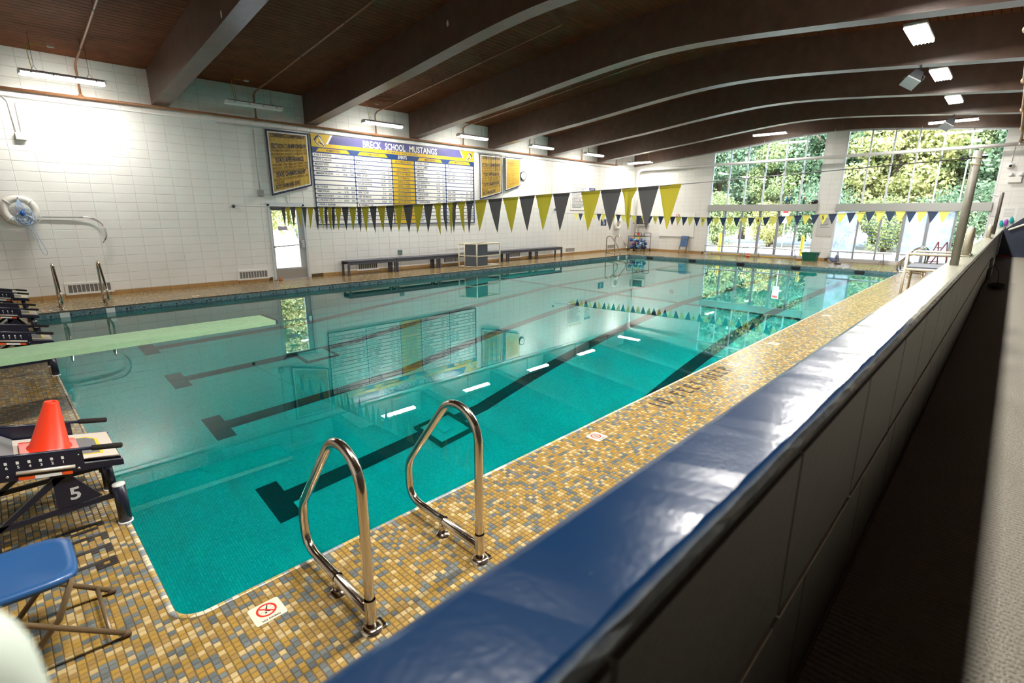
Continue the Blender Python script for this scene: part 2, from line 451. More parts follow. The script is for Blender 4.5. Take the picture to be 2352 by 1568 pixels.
def pieces(mb):
    """the separate pieces of a mesh builder"""
    p = list(range(len(mb.v)))
    def find(i):
        while p[i] != i: p[i] = p[p[i]]; i = p[i]
        return i
    for f in mb.f:
        r = find(f[0])
        for i in f[1:]: p[find(i)] = r
    out = {}
    for k, f in enumerate(mb.f): out.setdefault(find(f[0]), []).append(k)
    res = []
    for fs in out.values():
        q = MB(); mp = {}
        for k in fs:
            g = []
            for i in mb.f[k]:
                if i not in mp: mp[i] = len(q.v); q.v.append(mb.v[i])
                g.append(mp[i])
            q.f.append(tuple(g)); q.sm.append(mb.sm[k]); q.mi.append(mb.mi[k])
        res.append(q)
    return res
def part(name, mb, m, parent, label=None):
    """mesh given in world coordinates, hung under parent without moving it"""
    b = base_of(parent)
    if b.length > 0: mb.v = [(x-b.x, y-b.y, z-b.z) for x, y, z in mb.v]
    if name in SPLIT:
        for q in pieces(mb): o = obj(name, q, m, parent)
        return o
    o = obj(name, mb, m, parent)
    if label: o['label'] = label
    if name in TINY: o['kind'] = 'stuff'
    return o
def tag(o, label, cat, group=None):
    o['label'] = label; o['category'] = cat
    if group: o['group'] = group
    return o
def struct(name, mb, m, parent=None):
    o = obj(name, mb, m, parent); o['kind'] = 'structure'; return o
def thing(name, loc, label, cat, group=None):
    o = bpy.data.objects.new(name, None); COL.objects.link(o); o.location = loc; o.empty_display_size = .1
    return tag(o, label, cat, group)
def solo(name, mb, m, label, cat, group=None): return tag(obj(name, mb, m), label, cat, group)
def dup(root, loc, rotz=None, label=None):
    def rec(o, p):
        c = o.copy(); COL.objects.link(c); c.parent = p
        for ch in o.children: rec(ch, c)
        return c
    r = rec(root, None); r.location = loc
    if rotz is not None: r.rotation_euler = (0, 0, rotz)
    if label: r['label'] = label
    return r
def fillet(pts, rad, seg=6):
    out = [Vector(pts[0])]
    for i in range(1, len(pts)-1):
        p, a, b = Vector(pts[i]), Vector(pts[i-1]), Vector(pts[i+1])
        r = rad[i] if isinstance(rad, (list, tuple)) else rad
        d1, d2 = (a-p), (b-p); r1 = min(r, d1.length*.49, d2.length*.49)
        p1, p2 = p+d1.normalized()*r1, p+d2.normalized()*r1
        for k in range(seg+1):
            t = k/seg; out.append(p1*(1-t)**2 + p*2*t*(1-t) + p2*t*t)
    out.append(Vector(pts[-1])); return out
_tc = {}
def text2d(s, h, width=None, align='L', maxw=None, cond=1.0):
    """flat letter outlines: list of (x, y) verts and faces, cap height h"""
    if s not in _tc:
        cu = bpy.data.curves.new('t', 'FONT'); cu.body = s; cu.resolution_u = 2; cu.size = 1; cu.offset = .022
        o = bpy.data.objects.new('t', cu); COL.objects.link(o)
        dg = bpy.context.evaluated_depsgraph_get(); me = bpy.data.meshes.new_from_object(o.evaluated_get(dg))
        v = [(a.co.x, a.co.y) for a in me.vertices]; f = [tuple(p.vertices) for p in me.polygons]
        bpy.data.objects.remove(o); bpy.data.curves.remove(cu); bpy.data.meshes.remove(me)
        _tc[s] = (v, f)
    v, f = _tc[s]
    if not v: return [], []
    xs = [p[0] for p in v]; k = h/.70; x0, x1 = min(xs), max(xs); kx = k*cond
    if width: kx = width/(x1-x0)
    elif maxw and (x1-x0)*kx > maxw: kx = maxw/(x1-x0)
    sh = {'L': -x0, 'C': -(x0+x1)/2, 'R': -x1}[align]
    return [((p[0]+sh)*kx, p[1]*k) for p in v], f
def text(mb, s, P, U, V, h, **kw):
    v, f = text2d(s, h, **kw)
    if not v: return
    P, U, V = Vector(P), Vector(U), Vector(V)
    mb.add([P+U*a+V*b for a, b in v], f)
def scrawl(mb, P, U, V, h, width, seed, wavy=False):
    """a line of print or handwriting too small to read in the photo: word-long strokes"""
    r = random.Random(seed); P, U, V = Vector(P), Vector(U), Vector(V); x = 0
    while x < width-.5*h:
        w_ = min(r.uniform(1.2, 3.6)*h, width-x)
        if wavy:
            n_ = max(4, int(w_/h*5)); N = U.cross(V)
            pts_ = [P+U*(x+w_*i/n_)+V*(h*(.5+.42*math.sin(i*1.9+seed)*r.uniform(.6, 1))) for i in range(n_+1)]
            mb.tube(pts_, h*.10, 4)
        else:
            mb.add([P+U*a+V*c for a, c in ((x, 0), (x+w_, 0), (x+w_, h), (x, h))], [(0, 1, 2, 3)])
        x += w_+.55*h
XW, ZW = (1, 0, 0), (0, 0, 1)
def interp(t, pts):
    return float(np.interp(t, [p[0] for p in pts], [p[1] for p in pts]))

# ------------------------------------------------------------------ dimensions
PL, PW, ZWAT = 21.75, 10.75, -0.13       # pool length (X), width (Y), water level
WY = 12.62                               # left wall plane
FX = 24.85                               # window wall plane
NX, RY = -4.3, -6.2                      # near wall, right wall
PI0, PO0, PT = -2.192, -2.343, 1.532     # parapet inner face, outer face, top
GZ = 0.765                               # gallery floor level
BEAMB = [(-6.2, 4.45), (-2, 4.82), (.75, 5.09), (2.2, 5.215), (3.4, 5.26), (4.6, 5.2), (6, 5.06), (8, 4.83), (9.5, 4.69), (12.62, 4.37)]
CEILB = [(-6.2, 5.2), (2.2, 6.0), (3.3, 6.05), (4.5, 6.0), (12.62, 5.14)]
LANES = [9.70, 7.575, 5.45, 3.325, 1.20]

# ------------------------------------------------------------------ deck floor
GX0, GX1, GYR = -1.02, 3.27, -0.93       # zone of built tiles (multiples of the tile pitch)
def snap(v): return round(v/TP)*TP
GX0, GX1, GYR, GYT = snap(-1.02), snap(3.3), snap(-.93), snap(2.3)
RC = 0.12
fl = MB()
fl.cur = 0
def slab(x0, x1, y0, y1, z=0.0): fl.quad((x0,y0,z),(x1,y0,z),(x1,y1,z),(x0,y1,z))
slab(NX, FX+.2, PW, WY+.1)                       # left strip
slab(PL, FX+.2, PI0-.05, PW)                     # far strip
slab(NX, GX0, PI0-.05, PW)                       # near strip, outside built tiles
slab(GX0, 0, GYT, PW)
slab(GX0, GX1, PI0-.05, GYR)
slab(GX1, PL, PI0-.05, 0)
fl.cur = 1
slab(GX0, 0, GYR, GYT, -.003); slab(0, GX1, GYR, 0, -.003)
fl.cur = 0
# rounded corners of the opening
def corner(cx, cy, sx, sy, m):
    fl.cur = m; z = -.003 if m else 0
    arc = [(cx+sx*RC*(1-math.cos(a)), cy+sy*RC*(1-math.sin(a))) for a in [PI/2*k/8 for k in range(9)]]
    vs = [(cx, cy, z)]+[(x, y, z) for x, y in arc]
    fs = [(0, i, i+1) if sx*sy < 0 else (0, i+1, i) for i in range(1, 9)]
    fl.add(vs, fs)
corner(0, 0, 1, 1, 1); corner(PL, 0, -1, 1, 0); corner(0, PW, 1, -1, 0); corner(PL, PW, -1, -1, 0)
floor = struct('floor', fl, [M_deck, M_grout])

def ring(off):
    """outline of the opening, offset outwards"""
    pts = []; r = RC+off
    for cx, cy, a0 in ((RC, RC, PI), (PL-RC, RC, 1.5*PI), (PL-RC, PW-RC, 0), (RC, PW-RC, .5*PI)):
        for k in range(9):
            a = a0+PI/2*k/8; pts.append((cx+r*math.cos(a), cy+r*math.sin(a)))
    return pts
ns = MB(); prof = [(.030, -.002), (.026, .003), (.012, .004), (.003, .000), (0, -.010), (0, -.034)]
rings = [[(x, y, z) for x, y in ring(o)] for o, z in prof]
n = len(rings[0]); vs = [p for r in rings for p in r]; fs = []
for i in range(len(prof)-1):
    for k in range(n):
        l = (k+1) % n; fs.append((i*n+k, i*n+l, i*n+n+l, i*n+n+k))
ns.add(vs, [tuple(reversed(f)) for f in fs], True)
struct('trim_1', ns, M_nose)

# built tiles near the camera: the 300 that show largest are parts, the rest one part
hw = TP*.455
def tile_prim(b, cx, cy):
    e = .0025; h = .0
    b.add([(cx-hw,cy-hw,-.003),(cx+hw,cy-hw,-.003),(cx+hw,cy+hw,-.003),(cx-hw,cy+hw,-.003),
           (cx-hw+e,cy-hw+e,h),(cx+hw-e,cy-hw+e,h),(cx+hw-e,cy+hw-e,h),(cx-hw+e,cy+hw-e,h)],
          [(4,5,6,7),(0,1,5,4),(1,2,6,5),(2,3,7,6),(3,0,4,7)])
def inpool(x, y):
    if x < -.04 or y < -.04: return False
    if x < RC and y < RC: return (x-RC)**2+(y-RC)**2 < (RC+.04)**2
    return True
# depth lettering on the tile grid (3 x 6 cells)
FONT = {'0': ['111','101','101','101','101','111'], '1': ['010','010','010','010','010','010'], 'F': ['111','100','110','100','100','100'],
        'E': ['111','100','110','100','100','111'], 'T': ['111','010','010','010','010','010'], 'D': ['110','101','101','101','101','110'],
        'P': ['111','101','111','100','100','100'], ' ': ['000']*6, '5': ['111','100','111','001','001','111'], '4': ['101','101','111','001','001','001'], '3': ['111','001','011','001','001','111']}
def cells(s, gap=2):
    out = []
    for i, c in enumerate(s):
        for r in range(6):
            for k in range(3):
                if FONT[c][r][k] == '1': out.append((i*(3+gap)+k, r))
    return out
black_cells = set()
for c, r in cells('10 FEET DEEP'):
    black_cells.add((round(4.17/TP)+c, round(-.144/TP)-1-r))
near_cells = set()
for c, r in cells('10 FEET DEEP'):
    near_cells.add((round(-.112/TP)-1-r, round(2.55/TP)-c))
    
tiles = []
for i in range(round(GX0/TP), round(GX1/TP)):
    for j in range(round(GYR/TP), round(GYT/TP)):
        x, y = (i+.5)*TP, (j+.5)*TP
        if x > 0 and y > 0 and not (x < RC+.05 and y < RC+.05): continue
        if inpool(x, y): continue
        if (i, j) in near_cells or (i, j) in black_cells: continue
        d = RGT@(np.array([x, y, 0])-CAM), UPV@(np.array([x, y, 0])-CAM), FWD@(np.array([x, y, 0])-CAM)
        vis = d[2] > .3 and -1180 < FPX*d[0]/d[2] < 1180 and FPX*d[1]/d[2] > -790 and (y-CAM[1])/CAM[2] > .955
        tiles.append((0 if vis else 1, d[2], x, y))
tiles.sort()
b = MB(); tile_prim(b, 0, 0); tmesh = b.mesh('tile', M_tile)
for k, (v, d, x, y) in enumerate(tiles[:300]):
    o = obj('tile', tmesh, None, floor); o.location = (x, y, 0)
b = MB()
for v, d, x, y in tiles[300:]: tile_prim(b, x, y)
o = obj('tile_field', b, M_tile, floor); o['kind'] = 'stuff'
def letter_tiles(name, cs):
    b = MB()
    for i, j in cs: b.box(i*TP+.001, (i+1)*TP-.001, j*TP+.001, (j+1)*TP-.001, -.002, .0012)
    return obj(name, b, M_black_tile, floor)
letter_tiles('depth_lettering', black_cells)['label'] = 'black tile letters 10 FEET DEEP in the deck'
letter_tiles('depth_lettering', near_cells)['label'] = 'black tile letters in the deck beside the starting blocks'

# ------------------------------------------------------------------ pool basin
PROF = [(0, -3.0), (5.0, -3.0), (12.0, -1.28), (PL, -1.1)]
def fz(x): return interp(x, PROF)
pb = MB(); pb.cur = 0
for (xa, za), (xb, zb) in zip(PROF, PROF[1:]): pb.quad((xa,0,za),(xb,0,zb),(xb,PW,zb),(xa,PW,za))
pb.cur = 1
TOPW = -.034
prof_pts = [(x, z) for x, z in PROF]
zb_ = -.30
for y, flip in ((0, 1), (PW, 0)):
    q = [(x, y, z) for x, z in prof_pts]+[(PL, y, zb_), (0, y, zb_)]
    pb.add(q, [tuple(range(len(q))) if not flip else tuple(reversed(range(len(q))))])
pb.quad((0,0,-3),(0,PW,-3),(0,PW,zb_),(0,0,zb_)); pb.quad((PL,PW,-1.1),(PL,0,-1.1),(PL,0,zb_),(PL,PW,zb_))
pb.cur = 2
r0 = ring(0.0)
vs = [(x, y, TOPW) for x, y in r0]+[(x, y, zb_) for x, y in r0]; n = len(r0)
pb.add(vs, [(k, n+k, n+(k+1) % n, (k+1) % n) for k in range(n)])
basin = struct('pool_basin', pb, [M_poolt, M_poolw, M_band])
def ribbon(xs, y0, y1, lift=.004):
    b = MB()
    for xa, xb in zip(xs, xs[1:]): b.quad((xa,y0,fz(xa)+lift),(xb,y0,fz(xb)+lift),(xb,y1,fz(xb)+lift),(xa,y1,fz(xa)+lift))
    return b
for y in LANES:
    b = ribbon([1.74, 3, 4, 5, 6, 8, 10, 12, 15, 18, 20.0], y-.13, y+.13)
    b2 = ribbon([1.48, 1.74], y-.38, y+.38); b.add(b2.v, b2.f)
    b2 = ribbon([20.0, 20.26], y-.38, y+.38); b.add(b2.v, b2.f)
    part('lane_line', b, M_lane, basin)
    b = MB(); b.box(PL-.012, PL, y-.13, y+.13, -.75, -.22); b.box(PL-.012, PL, y-.42, y+.42, -.24, -.15)
    b.box(PL-.03, PL, y-.16, y+.16, -.16, -.06)
    part('wall_target', b, M_black, basin)
part('cross_line', ribbon([11.95, 12.0, 12.15], .02, PW-.02), M_lane, basin)
# waterline foot marks on the left side
b = MB()
for k in range(1, 70):
    x = k*.3048
    if x > PL-.2: break
    b.box(x-.02, x+.02, PW-.004, PW, -.105, -.09); b.box(x-.006, x+.006, PW-.004, PW, -.12, -.07)
    if k % 5 == 0: text(b, str(k), (x+.05, PW-.005, -.108), XW, ZW, .05)
part('foot_marks', b, M_black, basin)
for (x0, y0) in ((.44, 0), (1.17, 0), (20.55, 0), (21.28, 0)):
    b = MB(); b.box(x0, x0+.15, PW-.012, PW, -1.2, -.036); part('step_tile', b, mat('white step tile', (.8, .82, .8), .3), basin)
# main drains
for cx, cy in ((4.12, 3.22), (4.0, 7.3)):
    b = MB(); s_, w_ = .34, .06; z = -2.93
    for (x0, x1, y0, y1) in ((-s_, s_, -s_, -s_+w_), (-s_, s_, s_-w_, s_), (-s_, -s_+w_, -s_+w_, s_-w_), (s_-w_, s_, -s_+w_, s_-w_)):
        b.box(cx+x0, cx+x1, cy+y0, cy+y1, -3.0, z)
    d = part('drain_frame', b, mat('dark green drain frame', (.03, .07, .05), .4), basin)
    b = MB(); b.box(cx-s_+w_, cx+s_-w_, cy-s_+w_, cy+s_-w_, -3.0, z-.03); b.bbox(cx-.1, cx+.1, cy-.1, cy+.1, z-.03, z, .01)
    part('drain_plate', b, mat('drain plate', (.25, .55, .52), .3), basin)
b = MB(); e = .0
b.add([(x, y, ZWAT) for x, y in ring(0.0)], [tuple(range(36))])
o = solo('pool_water', b, M_water, 'still clear teal water filling the swimming pool', 'water'); o['kind'] = 'stuff'

# ------------------------------------------------------------------ left wall of painted block
BW, BH = .4064, .2032
XJ0 = 2.352
def block_prim(b, w, h, d=.005, g=.004, e=.004, axis='Y'):
    """block face w x h centred on 0, standing d proud towards -axis"""
    x0, x1, z0, z1 = -w/2+g, w/2-g, -h/2+g, h/2-g
    vs = [(x0,0,z0),(x1,0,z0),(x1,0,z1),(x0,0,z1),(x0+e,-d,z0+e),(x1-e,-d,z0+e),(x1-e,-d,z1-e),(x0+e,-d,z1-e)]
    fs = [(4,5,6,7),(0,1,5,4),(1,2,6,5),(2,3,7,6),(3,0,4,7)]
    if axis == 'X': vs = [(y, -x, z) for x, y, z in vs]
    b.add(vs, fs)
DX0, DX1, DZ1 = 5.36, 6.40, 2.15
def clip_holes(x0, x1, z0, z1, holes):
    """cut a rectangle by door/window holes (only plain cuts)"""
    for hx0, hx1, hz0, hz1 in holes:
        if x1 <= hx0 or x0 >= hx1 or z1 <= hz0 or z0 >= hz1: continue
        if x0 < hx0 and x1 > hx0 and x1 <= hx1+1e-6 and z0 >= hz0-1e-6 and z1 <= hz1+.12: x1 = hx0
        elif x1 > hx1 and x0 < hx1 and x0 >= hx0-1e-6 and z0 >= hz0-1e-6 and z1 <= hz1+.12: x0 = hx1
        elif z1 > hz1 and z0 < hz1: z0 = hz1
        else: return None
    if x1-x0 < .03 or z1-z0 < .03: return None
    return x0, x1, z0, z1
w = MB(); t = .2
w.box(NX, DX0, WY, WY+t, -.05, 5.4); w.box(DX1, FX+.2, WY, WY+t, -.05, 5.4); w.box(DX0, DX1, WY, WY+t, DZ1, 5.4)
wl = struct('wall_left', w, M_joint)
bl = []
k0 = math.floor((NX-XJ0)/BW)
for k in range(k0, 60):
    for j in range(25):
        x0, x1 = XJ0+k*BW, XJ0+(k+1)*BW; z0, z1 = .1+j*BH, min(.1+(j+1)*BH, 5.16)
        if x1 < NX+.1 or x0 > FX: continue
        x1 = min(x1, FX); x0 = max(x0, NX)
        r = clip_holes(x0, x1, z0, z1, [(DX0, DX1, 0, DZ1)])
        if r: bl.append(r)
def bkey(r):
    x = (r[0]+r[1])/2; return (0 if x > -.3 else 1, x*x)
bl.sort(key=bkey)
cache = {}
def place_blocks(bl, nobj, wall, m, pos, axis):
    for r in bl[:nobj]:
        key = (round(r[1]-r[0], 3), round(r[3]-r[2], 3), axis, m.name)
        if key not in cache:
            b = MB(); block_prim(b, r[1]-r[0], r[3]-r[2], axis=axis); cache[key] = b.mesh('block', m)
        o = obj('block', cache[key], None, wall)
        c, z = (r[0]+r[1])/2, (r[2]+r[3])/2
        o.location = (c, pos, z) if axis == 'Y' else (pos, c, z)
    if len(bl) > nobj:
        b = MB()
        for r in bl[nobj:]:
            q = MB(); block_prim(q, r[1]-r[0], r[3]-r[2], axis=axis); c, z = (r[0]+r[1])/2, (r[2]+r[3])/2
            q.xform((lambda p: (p[0]+c, p[1]+pos, p[2]+z)) if axis == 'Y' else (lambda p: (p[0]+pos, p[1]+c, p[2]+z)))
            b.add(q.v, q.f)
        o = obj('block_field', b, m, wall); o['kind'] = 'stuff'
place_blocks(bl, 300, wl, M_wall, WY, 'Y')
# tan base course
bb = struct('baseboard_left', MB().box(NX, DX0-.06, WY-.004, WY, 0, .1).box(DX1+.06, FX, WY-.004, WY, 0, .1), M_grout)
q = MB(); q.bbox(-BW/2+.003, BW/2-.003, -.012, 0, 0, .1, .003); bmesh_ = q.mesh('base_tile', M_base)
for k in range(k0+1, 56):
    x = XJ0+(k+.5)*BW
    if x-BW/2 < NX or x+BW/2 > FX: continue
    if x+BW/2 > DX0-.05 and x-BW/2 < DX1+.05: continue
    if x < -1: continue
    o = obj('base_tile', bmesh_, None, bb); o.location = (x, WY-.002, 0)

# ------------------------------------------------------------------ window wall
WIN = [(3.64, 8.41, [7.56, 6.77, 5.96, 5.16, 4.40]), (-1.88, 2.93, [2.08, 1.32, .57, -.18, -.95])]
SILL = .07
def btop(y): return interp(y, BEAMB)
w = MB()
def wpanel(y0, y1):
    ys = [y0]+[p[0] for p in BEAMB if y0 < p[0] < y1]+[y1]
    w.prism([(y, btop(y)+.03) for y in reversed(ys)]+[(y0, -.05), (y1, -.05)], 'X', FX, FX+.2)
wpanel(8.41, WY); wpanel(2.93, 3.64); wpanel(RY, -1.88)
w.box(FX, FX+.2, 3.64, 8.41, -.05, SILL); w.box(FX, FX+.2, -1.88, 2.93, -.05, SILL)
wf = struct('wall_far', w, M_joint)
bl = []
def addblocks(y0, y1):
    n = max(1, round((y1-y0)/BW)); st = (y1-y0)/n
    for i in range(n):
        for j in range(27):
            ya, yb = y0+i*st, y0+(i+1)*st
            z0, z1 = .1+j*BH, min(.1+(j+1)*BH, min(btop(ya), btop(yb))-.005)
            if z1-z0 > .05: bl.append((ya, yb, z0, z1))
addblocks(8.41, WY); addblocks(2.93, 3.64); addblocks(-3.1, -1.88)
place_blocks(bl, 320, wf, M_wall_far, FX, 'X')
bb = struct('baseboard_far', MB().box(FX-.004, FX, 8.45, WY, 0, .1).box(FX-.004, FX, 2.95, 3.62, 0, .1), M_grout)
q = MB(); q.bbox(-.012, 0, -BW/2+.003, BW/2-.003, 0, .1, .003); bm2 = q.mesh('base_tile', M_base)
for k in range(10):
    o = obj('base_tile', bm2, None, bb); o.location = (FX-.002, WY-.2-k*BW, 0)
o = obj('base_tile', bm2, None, bb); o.location = (FX-.002, 3.28, 0)

fog = {(1, 0, 0), (1, 0, 3), (1, 0, 4)}
for wi, (ya, yb, mull) in enumerate(WIN):
    xg = FX+.06
    fr = MB()
    fr.box(FX-.01, FX+.12, yb-.06, yb, SILL, btop(yb)-.02); fr.box(FX-.01, FX+.12, ya, ya+.05, SILL, btop(ya)-.02)
    fr.box(FX-.01, FX+.12, ya, yb, SILL, SILL+.07)
    win = struct('window_%d' % (wi+1), fr, M_frame_w)
    # transom ledge
    b = MB(); b.bbox(FX-.10, FX+.12, ya, yb, 2.06, 2.37, .012); part('transom', b, mat('grey transom', (.42, .43, .42), .4), win)
    edges = [yb-.06]+mull+[ya+.05]
    for i, y in enumerate(mull):
        zt = btop(y)-.01
        b = MB(); b.box(FX+.0, FX+.11, y-.022, y+.022, 2.37, zt); part('mullion', b, M_frame_w, win)
        wd = .05 if i in (2, 3) else .03
        b = MB(); b.box(FX-.01, FX+.11, y-wd, y+wd, SILL+.07, 2.06); part('mullion', b, M_frame_g, win)
    for i in range(len(edges)-1):
        y1, y0 = edges[i], edges[i+1]
        b = MB(); b.box(xg-.003, xg+.003, y0, y1, SILL+.07, 2.06); part('pane', b, M_fog if (wi, 0, i) in fog else M_glass, win)
        b = MB(); b.prism([(y0, 2.37), (y1, 2.37), (y1, btop(y1)-.01), (y0, btop(y0)-.01)], 'X', xg-.003, xg+.003); part('pane', b, M_glass, win)
    # head
    ys = [ya]+[p[0] for p in BEAMB if ya < p[0] < yb]+[yb]
    b = MB(); b.prism([(y, btop(y)+.03) for y in reversed(ys)]+[(y, btop(y)-.05) for y in ys], 'X', FX, FX+.11); part('head', b, M_frame_w, win)
# blue handwriting on two panes
for ci, (yy, nl) in enumerate(((1.98, 10), (1.22, 9))):
    b = MB(); z = 1.90
    if ci: text(b, 'Choosing Cool', (FX+.045, yy-.06, z), (0, -1, 0), ZW, .07, width=.42); z -= .13
    for k in range(nl):
        scrawl(b, (FX+.045, yy-.05-.04*(k % 3), z-.05), (0, -1, 0), ZW, .06, .30+.07*((k*5) % 4), 40*ci+k, True); z -= .13
    part('handwriting', b, mat('blue marker', (.0, .06, .62), .5), bpy.data.objects['window_2'])

# ------------------------------------------------------------------ remaining shell: near wall, right wall, ceiling
struct('wall_near', MB().box(NX-.2, NX, RY-.2, WY+.2, -.05, 6.3), M_wall)
struct('wall_right', MB().box(NX, FX+.2, RY-.2, RY, -.05, 5.5), mat('dark brown gallery wall', (.06, .045, .035), .6))
c = MB(); pts = list(CEILB)
c.prism([(y, z+.06) for y, z in pts]+[(y, z+.4) for y, z in reversed(pts)], 'X', NX-.2, FX+.25)
c.prism([(WY, 5.1), (WY+.25, 5.05), (WY+.25, 5.5), (WY, 5.5)], 'X', NX-.2, FX+.25)
ceil = struct('ceiling', c, mat('dark board gap', (.02, .01, .006), .9))
PWD = .135; y = WY
while y > RY:
    ya, yb = y-PWD+.008, y-.004
    if ya < RY: break
    za, zb2 = interp(ya, CEILB), interp(yb, CEILB)
    b = MB(); b.add([(NX, ya, za+.008), (FX+.2, ya, za+.008), (FX+.2, ya+.012, za), (NX, ya+.012, za), (FX+.2, yb, zb2), (NX, yb, zb2), (NX, yb, zb2+.06), (FX+.2, yb, zb2+.06), (NX, ya, za+.06), (FX+.2, ya, za+.06)],
                    [(0,3,2,1),(3,5,4,2),(5,6,7,4),(0,1,9,8),(0,8,6,5,3),(1,2,4,7,9)])
    obj('plank', b, M_ceil, ceil)
    y -= PWD

# ------------------------------------------------------------------ roof beams
BEAMX = [2.97, 6.66, 10.26, 13.90, 17.46, 21.20, 24.62]
ords = ['nearest roof beam, brown, crossing the top left corner', 'second brown roof beam, above the door and gold banner', 'third brown curved roof beam, over the record board',
        'fourth brown curved roof beam, over the wall clock', 'fifth brown curved roof beam with three lights ahead of it', 'sixth brown curved roof beam, next but one to the windows', 'last brown roof beam resting on the window wall']
dense = []
for i in range(len(BEAMB)-1):
    (a, za), (b_, zb3) = BEAMB[i], BEAMB[i+1]
for i in range(61):
    dense.append(RY+(WY-RY)*i/60)
def smoothb(y):
    return sum(btop(y+o) for o in (-.6, -.3, 0, .3, .6))/5 if RY+.7 < y < WY-.7 else btop(y)
for i, x in enumerate(BEAMX):
    b = MB(); wd = .33
    poly = [(y, smoothb(y)) for y in dense]+[(y, interp(y, CEILB)+.05) for y in reversed(dense)]
    b.prism(poly, 'X', x, x+wd)
    o = solo('roof_beam', b, M_beam, ords[i], 'beam', 'curved roof beams')
    if i < 2:
        p = at(*((508, 32) if i == 0 else (1028, 53)), 'X', x-.002); c = MB()
        c.prism([(p[1]-.03, p[2]-.05), (p[1]+.02, p[2]-.06), (p[1]+.035, p[2]+.01), (p[1]+.01, p[2]+.055), (p[1]-.025, p[2]+.03)], 'X', x-.004, x); part('paint_chip', c, M_plate, o)

# ------------------------------------------------------------------ parapet and gallery
pp = MB(); r = .014
poly = [(PO0, GZ-.6), (PI0, GZ-.6), (PI0, PT-r), (PI0-.004, PT-.004), (PI0-r, PT), (PO0+r, PT), (PO0+.004, PT-.004), (PO0, PT-r)]
# split: sides dark, coping blue (last course of faces)
xs = [NX, 25.0]
def side_quads(b, pts, x0, x1, step=.5):
    pass
b = MB(); 
b.cur = 0; b.quad((NX, PO0, -.05), (FX, PO0, -.05), (FX, PO0, PT-.03), (NX, PO0, PT-.03))
b.quad((FX, PI0, -.05), (NX, PI0, -.05), (NX, PI0, PT-.03), (FX, PI0, PT-.03))
b.cur = 1
cop = [(PO0, PT-.03), (PO0-.002, PT-.016), (PO0+.004, PT-.005), (PO0+.016, PT), (PI0-.016, PT), (PI0-.004, PT-.005), (PI0, PT-.016), (PI0, PT-.03)]
X = [NX]+list(np.arange(-1, 6.01, .05))+[8, 12, 16, 20, FX]
vs = []; 
for x in X:
    for k, (y, z) in enumerate(cop):
        j = 0 if k in (0, 7) else rng.normal(0, .0009)
        vs.append((x, y+j*(1 if k < 4 else -1), z+(j*.6 if 1 <= k <= 6 else 0)))
fs = [(i*8+k, i*8+k+1, i*8+8+k+1, i*8+8+k) for i in range(len(X)-1) for k in range(7)]
b.add(vs, [tuple(reversed(f)) for f in fs])
par = struct('wall_parapet', b, [M_parside, M_coping])
# big painted blocks on the gallery face, joints between them
zj = PT-.383
def pblock(x0, x1, z0, z1):
    b = MB(); g, e, d = .003, .004, .006
    b.add([(x0+g,PO0,z0+g),(x1-g,PO0,z0+g),(x1-g,PO0,z1-g),(x0+g,PO0,z1-g),(x0+g+e,PO0-d,z0+g+e),(x1-g-e,PO0-d,z0+g+e),(x1-g-e,PO0-d,z1-g-e),(x0+g+e,PO0-d,z1-g-e)],
          [(4,5,6,7),(0,1,5,4),(1,2,6,5),(2,3,7,6),(3,0,4,7)])
    obj('block', b, M_parside, par)
x = -.6
while x < 7.5:
    pblock(x, x+.61, zj, PT-.03); pblock(x+.2, x+.81, GZ, zj-.006); x += .61
b = MB()
x = -.6
while x < 12:
    b.box(x, x+.57, PO0-.010, PO0-.002, zj-.006, zj-.001); x += .61
part('joint_bead', b, mat('pale mortar bead', (.45, .43, .38), .6), par)
g = MB(); g.quad((NX, RY, GZ), (FX, RY, GZ), (FX, PO0, GZ), (NX, PO0, GZ)); struct('floor_gallery', g, M_concrete)
b = MB(); b.bbox(-3.0, 19.9, -3.5, PO0-.012, GZ+.001, GZ+.012, .003)
solo('rubber_runner', b, M_rib, 'dark ribbed rubber runner along the walkway behind the parapet', 'mat')
# fallen leaf
p = at(2332, 942, 'Z', GZ+.004)
b = MB(); b.add([(p[0]-.03, p[1], GZ+.005), (p[0], p[1]-.013, GZ+.012), (p[0]+.035, p[1]+.004, GZ+.006), (p[0]+.002, p[1]+.014, GZ+.014)], [(0, 1, 2, 3)])
b.tube([(p[0]+.03, p[1]+.003, GZ+.006), (p[0]+.055, p[1]+.006, GZ+.003)], .0015, 5)
solo('fallen_leaf', b, mat('yellow leaf', (.6, .6, .04), .6), 'small yellow fallen leaf on the pale walkway floor', 'leaf')

